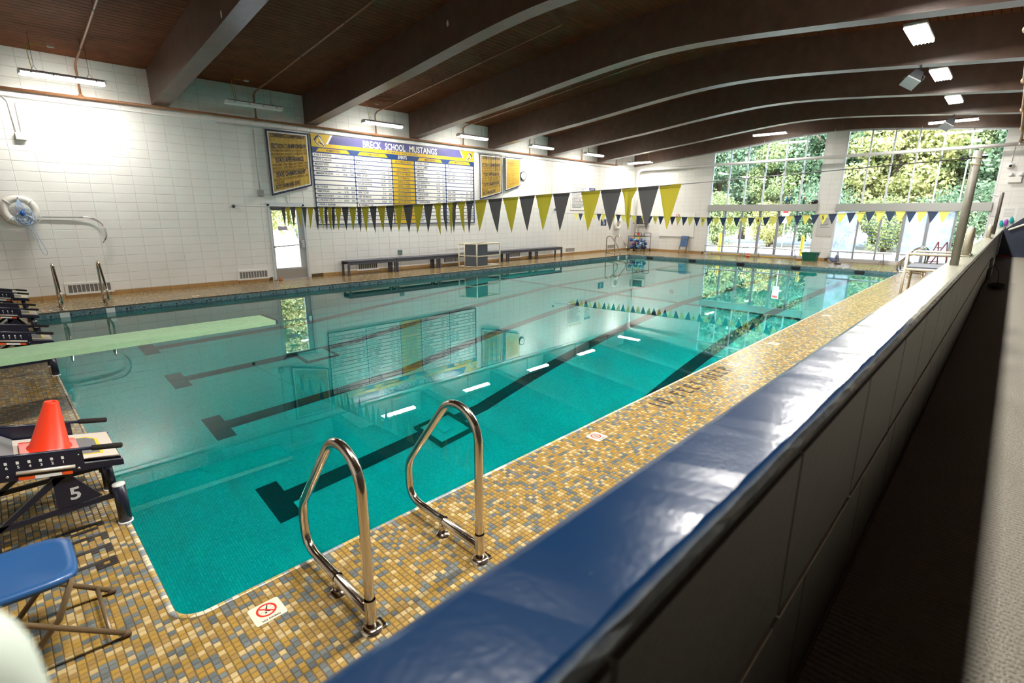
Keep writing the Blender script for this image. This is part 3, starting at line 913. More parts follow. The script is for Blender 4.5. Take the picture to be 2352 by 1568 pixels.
# ------------------------------------------------------------------ fluorescent fixtures
def glow(parent, sx, sy, col, power):
    """the light of one fixture: an area lamp just under its lens"""
    d = bpy.data.lights.new('lamp_light', 'AREA'); d.shape = 'RECTANGLE'; d.size = sx; d.size_y = sy; d.color = col; d.energy = power
    o = bpy.data.objects.new('lamp_light', d); COL.objects.link(o); o.parent = parent; o.location = (0, 0, -.004)
    return o
def strip_light(label, on=True, cord=True, hang=.79):
    """built along local X, lens bottom at z=0"""
    t = thing('strip_light', (0, 0, 0), label, 'light', 'hanging strip lights')
    L = .66
    b = MB(); b.prism([(-.105, .055), (-.105, .08), (-.06, .11), (.06, .11), (.105, .08), (.105, .055)], 'X', -L, L)
    part('housing', b, M_alu, t)
    b = MB(); prof = [(.100, .055), (.094, .022), (.06, .002), (0, 0)]
    full = [(-y, z) for y, z in prof]+[(y, z) for y, z in reversed(prof[:-1])]
    b.prism(full, 'X', -L+.015, L-.015)
    part('lens', b, M_lens if on else M_lens_off, t)
    if on: glow(t, 1.26, .11, (1, .955, .88), STRIP_W)
    for s in (-1, 1):
        b = MB(); b.bbox(s*(L-.008)-.016, s*(L-.008)+.016, -.108, .108, .012, .095, .006); part('end_cap', b, M_white, t)
        b = MB(); x = s*.42
        b.tube([(x-.05, 0, .105), (x, 0, .20), (x, 0, hang)], .004, 5); b.tube([(x+.05, 0, .105), (x, 0, .20)], .004, 5)
        part('hanger', b, M_wire, t)
    b = MB()
    for s in (-1, 1):
        for k in range(4): b.box(-.5+k*.33, -.47+k*.33, s*.106-.006, s*.106+.006, .04, .07)
    part('clips', b, M_grey, t)
    if cord:
        b = MB(); b.tube(fillet([(-.45, 0, .10), (-.47, .01, .35), (-.46, .05, .60), (-.15, .12, .62)], .08), .007, 6)
        part('power_cord', b, mat('yellow power cord', (.45, .40, .03), .5), t)
        b = MB(); b.bbox(-.15, -.03, .10, .14, .60, .64, .006); part('plug', b, M_white, t)
    return t
LX = [1.32, 4.95, 8.62, 12.22, 15.9, 19.5]
lab = ['leftmost lit strip light hanging by the white block wall', 'unlit strip light hanging left of the record board', 'lit strip light hanging over the record board title',
       'lit strip light hanging over the right end of the record board', 'lit strip light hanging right of the wall clock', 'lit strip light hanging over the pool rules sign']
a = strip_light(lab[0]); a.location = (LX[0], 11.6, 4.46)
for i in (2, 3, 4, 5): dup(a, (LX[i], 11.6, 4.46), 0, lab[i])
u = strip_light(lab[1], False); u.location = (LX[1], 11.6, 4.46)
c_ = strip_light('lit strip light hanging in the far left corner', hang=.92); c_.location = (23.3, 11.48, 4.38); c_.rotation_euler = (0, 0, PI/2)
c_ = strip_light('lit strip light hanging before the left bank of windows', hang=.80); c_.location = (23.3, 5.43, 5.14); c_.rotation_euler = (0, 0, PI/2)
c_ = strip_light('lit strip light partly behind a speaker by the right windows', hang=.80); c_.location = (23.3, -.45, 4.98); c_.rotation_euler = (0, 0, PI/2)
def high_bay(label):
    t = thing('high_bay_light', (0, 0, 0), label, 'light', 'high bay lights')
    b = MB(); b.bbox(-.60, .60, -.17, .17, .03, .10, .015); part('housing', b, M_alu, t)
    b = MB(); b.bbox(-.58, .58, -.16, .16, 0, .03, .008); part('lens', b, M_bay, t); glow(t, 1.12, .30, (1, .965, .90), BAY_W)
    b = MB()
    for k in range(6):
        y = -.14+k*.056
        for s in (-1, 1): b.box(s*.585-.02, s*.585+.02, y-.006, y+.006, -.012, .004)
    part('guard_bar', b, M_grey, t)
    for s in (-1, 1):
        b = MB(); b.tube([(s*.4, 0, .10), (s*.4, 0, .68)], .006, 5); part('hanger', b, M_wire, t)
    b = MB(); b.bbox(-.2, .2, -.06, .06, .10, .15, .01); part('driver_box', b, M_white, t)
    return t
hb = ['large high bay light nearest the camera at upper right', 'middle high bay light beside the near ceiling speaker', 'small farthest high bay light at upper right']
a = high_bay(hb[0]); a.location = (12.1, -.72, 5.06)
dup(a, (15.8, -.72, 5.06), 0, hb[1]); dup(a, (19.4, -.72, 5.06), 0, hb[2])
for k, x in enumerate((8.5, 4.85, 1.2)):  # unseen bays, added to the row to light the near deck
    dup(a, (x, -.72, 5.06), 0, ['high bay light of the same row, above the upper right edge of the view', 'high bay light of the same row, two bays nearer than the view shows', 'high bay light of the same row, over the near corner of the pool'][k])
def speaker(label):
    t = thing('ceiling_speaker', (0, 0, 0), label, 'speaker', 'ceiling speakers')
    b = MB(); b.add([(-.17, -.13, 0), (.17, -.13, 0), (.17, .13, 0), (-.17, .13, 0), (-.12, -.08, .22), (.12, -.08, .22), (.12, .08, .22), (-.12, .08, .22)], [(0,3,2,1),(4,5,6,7),(0,1,5,4),(1,2,6,5),(2,3,7,6),(3,0,4,7)]); part('cabinet', b, M_dgrey, t)
    b = MB(); b.bbox(-.18, .18, -.14, .14, -.03, 0, .008); part('grille', b, M_grey, t)
    b = MB(); b.box(-.03, .03, -.01, .01, .20, .50); part('bracket', b, M_dgrey, t)
    b = MB(); b.tube([(-.16, -.15, .03), (-.16, -.15, .12), (0, 0, .26), (.16, .15, .12)], .010, 6); part('yoke', b, M_dgrey, t)
    return t
s1 = speaker('grey wedge speaker hanging beside the middle high bay light'); s1.location = (14.02, -.43, 4.66); s1.rotation_euler = (.55, .30, .55)
s2 = dup(s1, (21.3, -.48, 4.62), None, 'grey wedge speaker hanging in front of the far strip light'); s2.rotation_euler = (.55, .30, .55)

# ------------------------------------------------------------------ pipes and conduits
t = thing('sprinkler_pipe', (0, 12.5, 4.33), 'brown sprinkler main running along the top of the block wall', 'pipe')
b = MB(); b.tube([(-1.5, 12.5, 4.33), (22.85, 12.5, 4.33)], .028, 10); part('main', b, M_pipe, t)
for k in range(7):
    x = 1.66+3.63*k
    if x > 22.7: x = 22.7
    b = MB(); b.lathe([(.036, -.05), (.04, -.04), (.04, .04), (.036, .05)], (x, 12.5, 4.33), 10, 'X'); b.ball((x, 12.5, 4.36), .042)
    part('fitting', b, M_pipe, t)
    b = MB(); pts = [(x, 12.5, 4.35), (x, 12.5, 4.93)]+[(x, y, interp(y, CEILB)-.17) for y in (12.35, 10, 7.5, 5.0)]
    b.tube(fillet(pts, .05, 4), .022, 8); part('branch', b, M_pipe, t)
    b = MB()
    for y in (11.5, 9.5, 7.5): b.tube([(x, y, interp(y, CEILB)-.17), (x, y, interp(y, CEILB))], .006, 5); b.tube([(x, y-.02, interp(y, CEILB)-.17), (x, y+.02, interp(y, CEILB)-.17)], .027, 8)
    part('hanger', b, M_wire, t)
t = thing('wall_conduit', (1.2, 12.6, 4.17), 'white conduit running under the brown sprinkler pipe', 'conduit')
b = MB(); b.tube([(-1.5, 12.59, 4.19), (24.6, 12.59, 4.19)], .014, 8); part('run', b, M_white, t)
b = MB(); b.tube(fillet([(.40, 12.595, 4.19), (.47, 12.595, 4.10), (.50, 12.595, 3.48)], .06), .012, 8); b.tube(fillet([(.75, 12.595, 4.15), (.58, 12.595, 4.10), (.58, 12.595, 3.48)], .06), .012, 8)
part('drop', b, M_white, t)
b = MB(); b.bbox(.47, .64, 12.52, 12.615, 3.36, 3.50, .008); part('junction_box', b, M_white, t)
t = thing('banner_rail', (5, 12.55, 4.14), 'thin metal rail from which the gold banners hang', 'rail')
b = MB(); b.tube([(4.3, 12.55, 4.15), (6.78, 12.55, 4.15)], .010, 6); b.tube([(13.25, 12.55, 4.16), (16.1, 12.55, 4.16)], .010, 6); part('banner_rail_bar', b, M_alu, t)
b = MB()
for x in (4.9, 5.5, 6.2, 13.4, 14.6, 15.8): b.box(x-.015, x+.015, 12.55, 12.615, 4.14, 4.16)
part('bracket', b, M_alu, t)
t = thing('drop_conduit', (5.22, 12.6, 2.4), 'grey conduit with box left of the first gold banner', 'conduit')
b = MB(); b.tube([(5.21, 12.585, 4.08), (5.21, 12.585, 2.5)], .018, 8); part('run', b, mat('grey conduit', (.5, .52, .5), .5), t)
b = MB(); b.bbox(5.15, 5.29, 12.52, 12.612, 2.36, 2.52, .008); part('box', b, M_grey, t)
b = MB(); b.tube(fillet([(5.28, 12.60, 2.40), (5.95, 12.60, 2.40), (5.95, 12.60, 2.16)], .04), .008, 6); part('branch', b, M_white, t)
# big white pipe of the far corner and window wall
t = thing('white_drain_pipe', (24.4, 12.2, 1.6), 'large white pipe bending from the far corner across the windows', 'pipe')
b = MB(); b.tube(fillet([(24.45, 12.22, 0.9), (24.45, 12.22, 4.12), (24.45, 11.9, 4.17), (24.45, -6.0, 4.27)], .18, 8), .06, 12); part('pipe', b, M_white, t)
b = MB()
for y in (9.6, 6.0, 3.3, .5, -2.2): b.lathe([(.066, -.02), (.066, .02)], (24.45, y, 4.17+(11.9-y)*.0056), 12, 'Y'); b.tube([(24.45, y, 4.23), (24.45, y, btop(y)+.02)], .006, 5)
part('strap', b, M_white, t)
b = MB(); b.lathe([(.075, 0), (.09, .03), (.09, .12), (.075, .15)], (24.45, 12.22, 1.72), 14); part('coupling', b, M_cream, t)

# pipes along the upper right edge
t = thing('bronze_branch_pipes', (10, -2.2, 4.3), 'bronze sprinkler pipes stepping along the upper right edge', 'pipe')
for k, (xa, xb) in enumerate(((7.2, 9.9), (10.6, 13.6), (14.2, 17.3), (17.9, 21.1), (21.5, 24.3))):
    ya = -2.22; b = MB()
    b.tube(fillet([(xa, ya, 4.62), (xb-.25, ya, 4.44), (xb, ya, 4.34), (xb, -3.3, 4.36)], .04, 3), .035, 9); part('run', b, M_pipe2, t)
    b = MB(); b.ball((xb, ya, 4.34), .055); b.lathe([(.045, -.06), (.045, .06)], (xa+.3, ya, 4.60), 9, 'X'); part('elbow', b, M_pipe2, t)
    b = MB(); b.tube([(xb, -2.8, 4.36), (xb, -2.8, btop(-2.8)+.3)], .007, 5); part('hanger', b, M_wire, t)
b = MB(); b.tube([(9.0, -2.40, 4.47), (23.2, -2.40, 4.47)], .05, 10)
solo('white_overhead_pipe', b, M_white, 'white overhead pipe behind the bronze pipes at upper right', 'pipe')

# ------------------------------------------------------------------ door in the left wall
b = MB(); Y0 = WY
for x0, x1 in ((DX0, DX0+.05), (DX1-.05, DX1)): b.box(x0, x1, Y0-.03, Y0+.16, 0, DZ1)
b.box(DX0, DX1, Y0-.03, Y0+.16, DZ1-.05, DZ1)
b.box(DX0-.03, DX1+.02, Y0-.02, Y0, DZ1, DZ1+.05)
door = struct('door_1', b, mat('pale blue grey door frame', (.62, .66, .70), .35))
ld = Y0+.03; x0, x1 = DX0+.055, DX1-.055
gx0, gx1, gz0, gz1 = x0+.05, x1-.16, .34, 1.98
b = MB(); b.box(x0, gx0, ld, ld+.045, .01, DZ1-.055); b.box(gx1, x1, ld, ld+.045, .01, DZ1-.055); b.box(gx0, gx1, ld, ld+.045, .01, gz0); b.box(gx0, gx1, ld, ld+.045, gz1, DZ1-.055)
leaf = part('door_leaf', b, M_door, door)
part('pane', MB().box(gx0, gx1, ld+.018, ld+.026, gz0, gz1), M_glass, door)
part('kick_plate', MB().bbox(x0+.02, x1-.02, ld-.006, ld, .03, .31, .002), M_kick, door)
b = MB(); b.tube([(x0+.02, ld-.06, .96), (x1-.10, ld-.06, 1.0)], .018, 8); b.box(x0, x0+.06, ld-.07, ld, .93, .99); part('push_bar', b, M_kick, door)
part('latch_case', MB().bbox(x1-.12, x1-.02, ld-.08, ld, .90, 1.12, .012), M_alu, door)
part('door_closer', MB().bbox(x0+.05, x0+.36, ld-.06, ld, DZ1-.15, DZ1-.06, .008), M_dgrey, door)
part('glass_sticker', MB().box(gx0+.15, gx0+.42, ld+.012, ld+.017, 1.42, 1.53), mat('pale sticker', (.5, .45, .55), .6), door)
b = MB(); b.box(DX0, DX1, Y0-.03, Y0+.2, 0, .012); part('threshold', b, M_alu, door)
b = MB(); b.bbox(5.42, 5.52, 12.45, 12.52, 0, .08, .012); b.cur = 0
solo('door_wedge', b, mat('orange wood block', (.5, .2, .06), .6), 'small orange brown block on the deck before the door', 'door stop')

# ------------------------------------------------------------------ record board
BX0, BX1, BZ0, BZ1 = 6.79, 13.13, 1.565, 4.165
yb_ = 12.58
t = thing('record_board', (10, yb_, 1.565), 'large blue and gold swimming record board on the block wall', 'record board')
b = MB(); b.box(BX0, BX1, yb_, 12.612, BZ0, BZ1); part('backing', b, M_navy, t)
def flat(name, poly, m, d, parent=t, y=yb_):
    """thin printed shape on a wall facing -Y"""
    b = MB(); b.prism(poly, 'Y', y-d, y-d+.0012 if d > .0012 else y); return part(name, b, m, parent)
flat('title_band', [(7.32, 3.90), (12.58, 3.90), (12.45, BZ1), (7.47, BZ1)], mat('dusk blue print', (.10, .10, .25), .22), .0015)
flat('stripe', [(BX0, 3.80), (BX1, 3.80), (BX1, 3.905), (BX0, 3.905)], M_gold, .0025)
flat('corner_panel', [(BX0, 3.90), (7.24, 3.90), (7.41, BZ1), (BX0, BZ1)], M_gold, .003)
flat('corner_panel', [(12.62, 3.90), (BX1, 3.90), (BX1, BZ1), (12.46, BZ1)], M_gold, .003)
flat('corner_edge', [(7.24, 3.90), (7.31, 3.90), (7.47, BZ1), (7.41, BZ1)], M_plate, .003)
flat('corner_edge', [(12.58, 3.90), (12.62, 3.90), (12.46, BZ1), (12.42, BZ1)], M_plate, .003)
def horse(x0, z0, s, flip):
    """horse head emblem: navy outline, white edge, gold mane shapes"""
    f = -1 if flip else 1
    def P(pts): 
        q = [(x0+f*(a-.5)*s, z0+c*s) for a, c in pts]
        return q if not flip else list(reversed(q))
    outline = [(.0,.62),(.10,.55),(.14,.66),(.24,.80),(.29,.74),(.36,.90),(.40,.80),(.50,.97),(.52,.82),(.64,.80),(.74,.62),(.84,.42),(.97,.20),(1.0,.10),(.93,.0),(.84,.02),(.70,.16),(.60,.17),(.52,-.04),(.30,.10),(.14,.30),(.06,.46)]
    flat('emblem_outline', P([(a*1.06-.03, c*1.06-.03) for a, c in outline]), M_plate, .0045)
    flat('emblem_head', P(outline), M_navyd, .0055)
    flat('emblem_neck', P([(.16,.40),(.30,.62),(.46,.72),(.62,.66),(.70,.48),(.82,.30),(.88,.12),(.72,.24),(.60,.30),(.56,.14),(.50,.04),(.34,.14),(.22,.28)]), M_gold, .0065)
    flat('emblem_blaze', P([(.46,.80),(.56,.74),(.70,.58),(.80,.42),(.93,.20),(.95,.10),(.88,.08),(.80,.24),(.68,.44),(.56,.62)]), M_plate, .0075)
    flat('emblem_mane', P([(.28,.26),(.34,.44),(.42,.52),(.37,.36),(.34,.22)]), M_plate, .0075)
    flat('emblem_mane', P([(.46,.08),(.46,.26),(.52,.44),(.58,.26),(.54,.02)]), M_navyd, .0075)
    flat('emblem_mane', P([(.47,.06),(.48,.20),(.53,.28),(.55,.14),(.52,.02)]), M_plate, .0085)
horse(7.03, 3.835, .34, False); horse(12.90, 3.835, .32, True)
def letters(name, items, m, d=.0045, parent=t, y=yb_):
    b = MB()
    for s, x, z, h, kw in items: text(b, s, (x, y-d, z), XW, ZW, h, **kw)
    return part(name, b, m, parent)
letters('title_lettering', [('BRECK', 8.47, 3.925, .195, dict(width=.66)), ('SCHOOL', 9.27, 3.925, .195, dict(width=.78)), ('MUSTANGS', 10.21, 3.925, .195, dict(width=1.17))], M_plate)
letters('title_lettering', [('S W I M M I N G   A N D   D I V I N G', 9.92, 3.828, .048, dict(align='C', width=1.22))], M_navy)
letters('title_lettering', [('EVENTS', 9.92, 3.675, .10, dict(align='C', width=.34))], M_plate)
COLX = [(6.805, 8.12), (8.15, 9.475), (9.505, 10.375), (10.42, 11.73), (11.77, 13.07)]
for ci, s in ((0, "WOMEN'S POOL"), (1, "WOMEN'S SCHOOL"), (3, "MEN'S SCHOOL"), (4, "MEN'S POOL")):
    xa, xb = COLX[ci]; xa += .11; xb -= .12
    flat('column_header', [(xa, 3.672), (xb, 3.672), (xb-.09, 3.772), (xa+.09, 3.772)], M_gold, .002)
    letters('header_lettering', [(s, (xa+xb)/2, 3.695, .055, dict(align='C', width=.46))], M_ink)
R1 = [("A. CHI, A. ALLINGHAM,", '1:50.67', '2024'), ('S. PLUT, G. WILSON', '', ''), ('MEGHAN WEISS', '1:56.67', '2008'), ('ABBIE DOLAN', '2:06.71', '2014'), ('AMANDA PAULSON', '24.38', '2009'), ('', '', ''), ('', '', ''), ('BRI THORNE', '56.86', '2014'), ('ABBIE DOLAN', '51.25', '2014'), ('EMMA RUDOWSKY', '5:14.21', '2023'), ('G. WILSON, S. PLUT,', '1:39.33', '2024'), ('A. WACHS, A. ALLINGHAM', '', ''), ('ABBIE DOLAN', '56.12', '2014'), ('A. CHI', '1:06.5', '2024'), ('G. WILSON, S. PLUT', '3:36.24', '2024'), ('A. CHI', '', '')]
R2 = [('K. PHELPS, S. ORNESS,', '1:44.33', '2018'), ('M. BROTES, Y. JIA', '', ''), ('KAITLYN PHELPS', '1:52.67', '2019'), ('YVONNE JIA', '2:04.81', '2018'), ('PIPER CROSBY', '23.96', '2023'), ('TAYLOR HAWKINS', '219.00', '2018'), ('TAYLOR HAWKINS', '403.00', '2018'), ('YVONNE JIA', '55.41', '2018'), ('PIPER CROSBY', '51.91', '2023'), ('ABBY ERDMANN', '5:05.13', '2012'), ('S. ORNESS, S. NEWTON,', '1:36.23', '2018'), ('M. WEDMAN, Y. JIA', '', ''), ('YVONNE JIA', '56.40', '2018'), ('YVONNE JIA', '1:05.4', '2018'), ('K. PHELPS, M. PULS', '3:32.45', '2018'), ('JIA, ORNESS', '', '')]
R3 = ['200 YD MEDLEY RELAY', '', '200 YD FREESTYLE', '200 YD IND. MEDLEY', '50 YD FREESTYLE', 'DIVING (6 DIVES)', 'DIVING (11 DIVES)', '100 YD BUTTERFLY', '100 YD FREESTYLE', '500 YD FREESTYLE', '200 YD FREE RELAY', '', '100 YD BACKSTROKE', '100 YD BREASTSTROKE', '400 YD FREE RELAY', '']
R4 = [('C. CROSBY, C. ISELAND', '1:35.31', '2022'), ('J. PAN, D. CAMBEL', '', ''), ('JAMES PAN', '1:40.02', '2022'), ('JAMES PAN', '1:51.83', '2021'), ('CHARLIE CROSBY', '21.12', '2022'), ('DAVIS HARRINGTON', '212.35', '2021'), ('ABEL SANCHEZ', '405.15', '1999'), ('JAMES PAN', '49.78', '2022'), ('CHARLIE CROSBY', '46.30', '2022'), ('JAMES PAN', '4:45.58', '2022'), ('C. CROSBY, M. SEEFER', '1:27.0', '2022'), ('J. PAN', '', ''), ('JAMES PAN', '50.10', '2022'), ('CHARLIE CROSBY', '58.20', '2022'), ('CROSBY, J. PAN', '3:12.0', '2022'), ('D. J. PAN', '', '')]
R5 = [('J. MARCH, C. ISELAND', '1:31.7', '2022'), ('H. WEBB, C. LEE', '', ''), ('HENRY WEBB', '1:40.7', '2024'), ('HENRY WEBB', '1:52.4', '2024'), ('HENRY WEBB', '21.02', '2024'), ('', '', ''), ('', '', ''), ('HENRY WEBB', '50.3', '2024'), ('HENRY WEBB', '45.3', '2024'), ('HENRY WEBB', '4:33.3', '2024'), ('C. LEE', '1:25.2', '2024'), ('', '', ''), ('HENRY WEBB', '49.9', '2024'), ('C. LEE', '57.1', '2024'), ('MARCH, WEBB', '3:08.1', '2024'), ('ISELAND', '', '')]
def rrect(x0, x1, z0, z1, r=.022):
    q = []
    for cx, cz, a0 in ((x1-r, z1-r, 0), (x0+r, z1-r, PI/2), (x0+r, z0+r, PI), (x1-r, z0+r, 1.5*PI)):
        for k in range(3): a = a0+PI/4*k; q.append((cx+r*math.cos(a), cz+r*math.sin(a)))
    return q
for ci, rows in enumerate((R1, R2, R3, R4, R5)):
    xa, xb = COLX[ci]; items = []; small = []; mp = M_gold if ci == 2 else M_plate
    for k, row in enumerate(rows):
        zt = 3.632-.1293*k; z0 = zt-.105
        flat('row_strip', rrect(xa, xb, z0, zt), mp, .002)
        zb4 = z0+.028
        if ci == 2: items.append((row, (xa+xb)/2, zb4-.004, .060, dict(align='C', maxw=.66, cond=.72)))
        else:
            nm, tm, yr = row
            items.append((nm, xa+.045, zb4+.002, .060, dict(maxw=.54, cond=.70)))
            items.append((tm, xb-.26, zb4-.004, .056, dict(align='R', maxw=.22, cond=.75))); items.append((yr, xb-.04, zb4-.004, .056, dict(align='R', maxw=.15, cond=.75)))
            if tm and ci in (0, 4): small.append((xb-.62, zb4+.002, k))
    letters('row_lettering', items, M_ink if ci != 2 else mat('gold row ink', (.12, .08, .03), .6), .0035)
    if small:
        b = MB()
        for x, z, k in small: scrawl(b, (x, yb_-.0036, z), XW, ZW, .014, .10, k)
        part('row_lettering', b, M_ink, t)

# ------------------------------------------------------------------ banners
def banner(label, x0, x1, zt, zl, zr, folds, name='championship_banner'):
    yb = 12.545
    t = thing(name, ((x0+x1)/2, yb, zl), label, 'banner', 'gold banners')
    def surf(u, v, d=0):        # u across, v 0 top .. 1 bottom
        zb = zl+(zr-zl)*u; z = zt+(zb-zt)*v
        y = yb-d-folds*(.010*math.sin(u*26)+.007*math.sin(u*61+1.3))*min(1, v*3+.25) - .014*math.sin(v*2.6+u*1.7)*(1-folds*.5)
        return (x0+(x1-x0)*u, y, z)
    def sheet(u0, u1, v0, v1, d, nu=40, nv=16):
        b = MB(); vs = [surf(u0+(u1-u0)*i/nu, v0+(v1-v0)*j/nv, d) for j in range(nv+1) for i in range(nu+1)]
        fs = [(j*(nu+1)+i, (j+1)*(nu+1)+i, (j+1)*(nu+1)+i+1, j*(nu+1)+i+1) for j in range(nv) for i in range(nu)]
        b.add(vs, fs, True); return b
    part('border', sheet(0, 1, 0, 1, 0), M_navyd, t)
    part('inner_border', sheet(.035, .965, .026, .968, .007), M_plate, t)
    part('field', sheet(.068, .932, .05, .944, .014), M_golds, t)
    return t, surf
def blines(t, surf, lines, m, d=.021):
    b = MB()
    for s, uc, v, h, wid, slope in lines:
        v2, f = text2d(s, h, align='C')
        xs = [p[0] for p in v2]; k = wid/(max(xs)-min(xs)); H = 1.6
        b.add([surf(uc+p[0]*k, v-p[1]/H+slope*(p[0]*k), d) for p in v2], f)
    part('lettering', b, m, t)
yrs1 = [('1998, 2004, 2006, 2007, 2008, 2010, 2011, 2012', .50, .335), ('2013, 2014, 2015, 2016, 2017, 2018, 2019, 2020', .5, .39), ('2021, 2022, 2023, 2024, 2025', .36, .44),
        ('1998, 2004, 2005, 2006, 2007, 2008, 2009', .5, .56), ('2010, 2011, 2013, 2014, 2015, 2016, 2017', .5, .61), ('2018, 2019, 2020, 2021, 2022, 2023, 2024, 2025', .5, .66), ('2005, 2011, 2017, 2018, 2019, 2020, 2021, 2022', .5, .79), ('2023, 2024', .22, .835)]
for bi, (label, args) in enumerate((('left gold championship banner, beside the record board edge', (5.50, 6.70, 4.13, 2.37, 2.69, .35)), ('rippled gold championship banner, right of the record board', (13.37, 14.59, 4.14, 2.43, 2.71, 1.0)))):
    t, sf = banner(label, *args)
    blines(t, sf, [('CONFERENCE CHAMPIONSHIP', .5, .115, .10, .80, 0), ('SECTION CHAMPIONSHIP', .5, .285, .12, .82, 0), ('STATE APPEARANCE', .5, .505, .12, .66, 0), ('STATE CHAMPIONSHIP', .5, .735, .12, .72, 0), ('BOYS SWIM AND DIVE' if not bi else 'GIRLS SWIM AND DIVE', .40, .915, .11, .58, 0)], M_navyd)
    blines(t, sf, [(s, u, v, .055, .84 if u == .5 else .5 if u == .36 else .2, 0) for s, u, v in yrs1], M_inkg)
t, sf = banner('small plain gold team code banner beside the wall clock', 14.77, 15.68, 4.12, 2.79, 3.04, .1)
M_pb = mat('pale brown ink', (.34, .20, .03), .6)
blines(t, sf, [('BRECK', .5, .14, .07, .36, 0), ('SWIM AND DIVE', .5, .205, .07, .66, 0), ('TEAM CODE', .5, .27, .07, .52, 0)], M_pb)
b = MB()
for k, (v_, w_) in enumerate(((.37, .62), (.44, .3), (.52, .68), (.59, .3), (.66, .4), (.73, .5), (.81, .62), (.85, .5))):
    q = MB(); scrawl(q, (0, 0, 0), (1, 0, 0), (0, 1, 0), .016, w_, k+3)
    b.add([sf(.5-w_/2+p_[0], v_-p_[1], .021) for p_ in q.v], q.f)
part('lettering', b, M_pb, t)

# ------------------------------------------------------------------ other things on the left wall
t = thing('wall_clock', (15.88, 12.56, 3.45), 'round black rimmed clock right of the small gold banner', 'clock')
b = MB(); b.lathe([(.165, .05), (.18, 0), (.18, -.03), (.155, -.045), (.15, -.03)], (15.88, 12.59, 3.45), 28, 'Y'); part('rim', b, M_black, t)
b = MB(); b.lathe([(.0, -.02), (.155, -.02)], (15.88, 12.58, 3.45), 28, 'Y'); part('dial', b, M_paper, t)
b = MB(); b.box(15.873, 15.887, 12.55, 12.553, 3.45, 3.53); b.prism([(15.88, 3.455), (15.97, 3.41), (15.965, 3.40), (15.875, 3.445)], 'Y', 12.55, 12.553)
for k in range(12):
    a = PI*k/6; x, z = 15.88+.13*math.cos(a), 3.45+.13*math.sin(a); b.box(x-.006, x+.006, 12.553, 12.556, z-.006, z+.006)
part('hands', b, M_black, t)
t = thing('rules_sign', (19.85, 12.6, 2.13), 'white pool rules sign with gold heading behind the pennants', 'sign')
b = MB(); b.box(19.20, 20.52, 12.59, 12.612, 2.10, 3.38); part('panel', b, M_paper, t)
letters('heading', [('BRECK POOL RULES', 19.86, 3.20, .12, dict(align='C', width=1.05))], mat('heading gold', (.55, .33, .06), .5), .003, t, 12.59)
rules = ['1. SHOWER BEFORE ENTERING POOL', '2. WALK SLOWLY ON THE POOL', '    DECK AND IN LOCKERROOM', '3. BE RESPECTFUL OF OTHERS', '    DON\'T PUSH OR DUNK', '    IN THE WATER', '4. LOOK BEFORE DIVING', '5. ONE PERSON ON THE DIVING', '    BOARD AT A TIME', '6. NO BOUNCING ON BOARD', '7. DON\'T DIVE SIDEWAYS', '    FROM THE DIVING BOARD', '8. PLEASE DO NOT HANG ON', '    THE DIVING BOARDS']
letters('rule_lines', [(s, 19.28, 3.08-.068*k, .045, dict(width=min(1.15, .036*len(s)))) for k, s in enumerate(rules)], M_navyd, .003, t, 12.59)
t = thing('notice_sign', (20.86, 12.6, 2.2), 'white notice with a blue heading right of the pool rules', 'sign')
b = MB(); b.box(20.62, 21.12, 12.595, 12.612, 2.2, 3.14); part('panel', b, M_paper, t)
b = MB(); b.box(20.62, 21.12, 12.592, 12.595, 3.02, 3.14); part('heading', b, M_navy, t); letters('heading_lettering', [('NOTICE', 20.87, 3.055, .06, dict(align='C', width=.3))], M_paper, .002, t, 12.592)
b = MB()
for k in range(9): scrawl(b, (20.67, 12.593, 2.93-.075*k), XW, ZW, .022, .40-.05*(k % 3), k)
part('notice_lines', b, M_ink, t)
t = thing('blue_sign', (22.0, 12.6, 1.36), 'small square blue sign left of the far life ring', 'sign')
b = MB(); b.box(21.76, 22.24, 12.6, 12.612, 1.34, 1.65); part('panel', b, M_navy, t)
b = MB(); b.lathe([(.075, 0), (.09, 0)], (22.0, 12.596, 1.46), 16, 'Y'); b.ball((21.97, 12.597, 1.60), .028, 8, (1, .1, 1)); b.prism([(21.95, 1.57), (21.99, 1.57), (22.0, 1.48), (22.08, 1.42), (22.06, 1.40), (21.96, 1.45)], 'Y', 12.595, 12.598); part('symbol', b, M_paper, t)

def life_ring(loc, label, R, tilt):
    t = thing('life_ring', loc, label, 'life ring', 'life rings on the wall')
    b = MB(); n = 32; r = R*.29
    b.tube([(R*math.cos(2*PI*k/n), 0, R*math.sin(2*PI*k/n)) for k in range(n)], r, 12, closed=True); o = obj('ring', b, M_ringw, t)
    b = MB(); n = 40; rr = R+r+.012
    b.tube([((rr+.03*abs(math.sin(4*PI*k/n)))*math.cos(2*PI*k/n), -.01, (rr+.03*abs(math.sin(4*PI*k/n)))*math.sin(2*PI*k/n)) for k in range(n)], .006, 6, closed=True); obj('grab_line', b, M_white, t)
    for k in range(4):
        a = PI/4+PI/2*k; b = MB(); c = (R*math.cos(a), 0, R*math.sin(a)); m = 14
        b.tube([(c[0]+(r+.004)*math.cos(2*PI*q/m)*math.cos(a), (r+.004)*math.sin(2*PI*q/m), c[2]+(r+.004)*math.cos(2*PI*q/m)*math.sin(a)) for q in range(m)], .012, 5, closed=True); obj('band', b, M_white, t)
    return t
lr = life_ring((.28, 12.475, 1.94), 'large white life ring on the left wall with a blue rope', .24, 0)
b = MB(); b.tube([(.28, 12.62, 2.17), (.28, 12.37, 2.17), (.28, 12.36, 2.21)], .008, 6); solo('wall_hook', b, M_grey, 'metal hook holding the blue rope on the near life ring', 'hook')
t = thing('throw_rope', (.3, 12.37, 2.1), 'tangled blue throw rope hanging from the near life ring', 'rope')
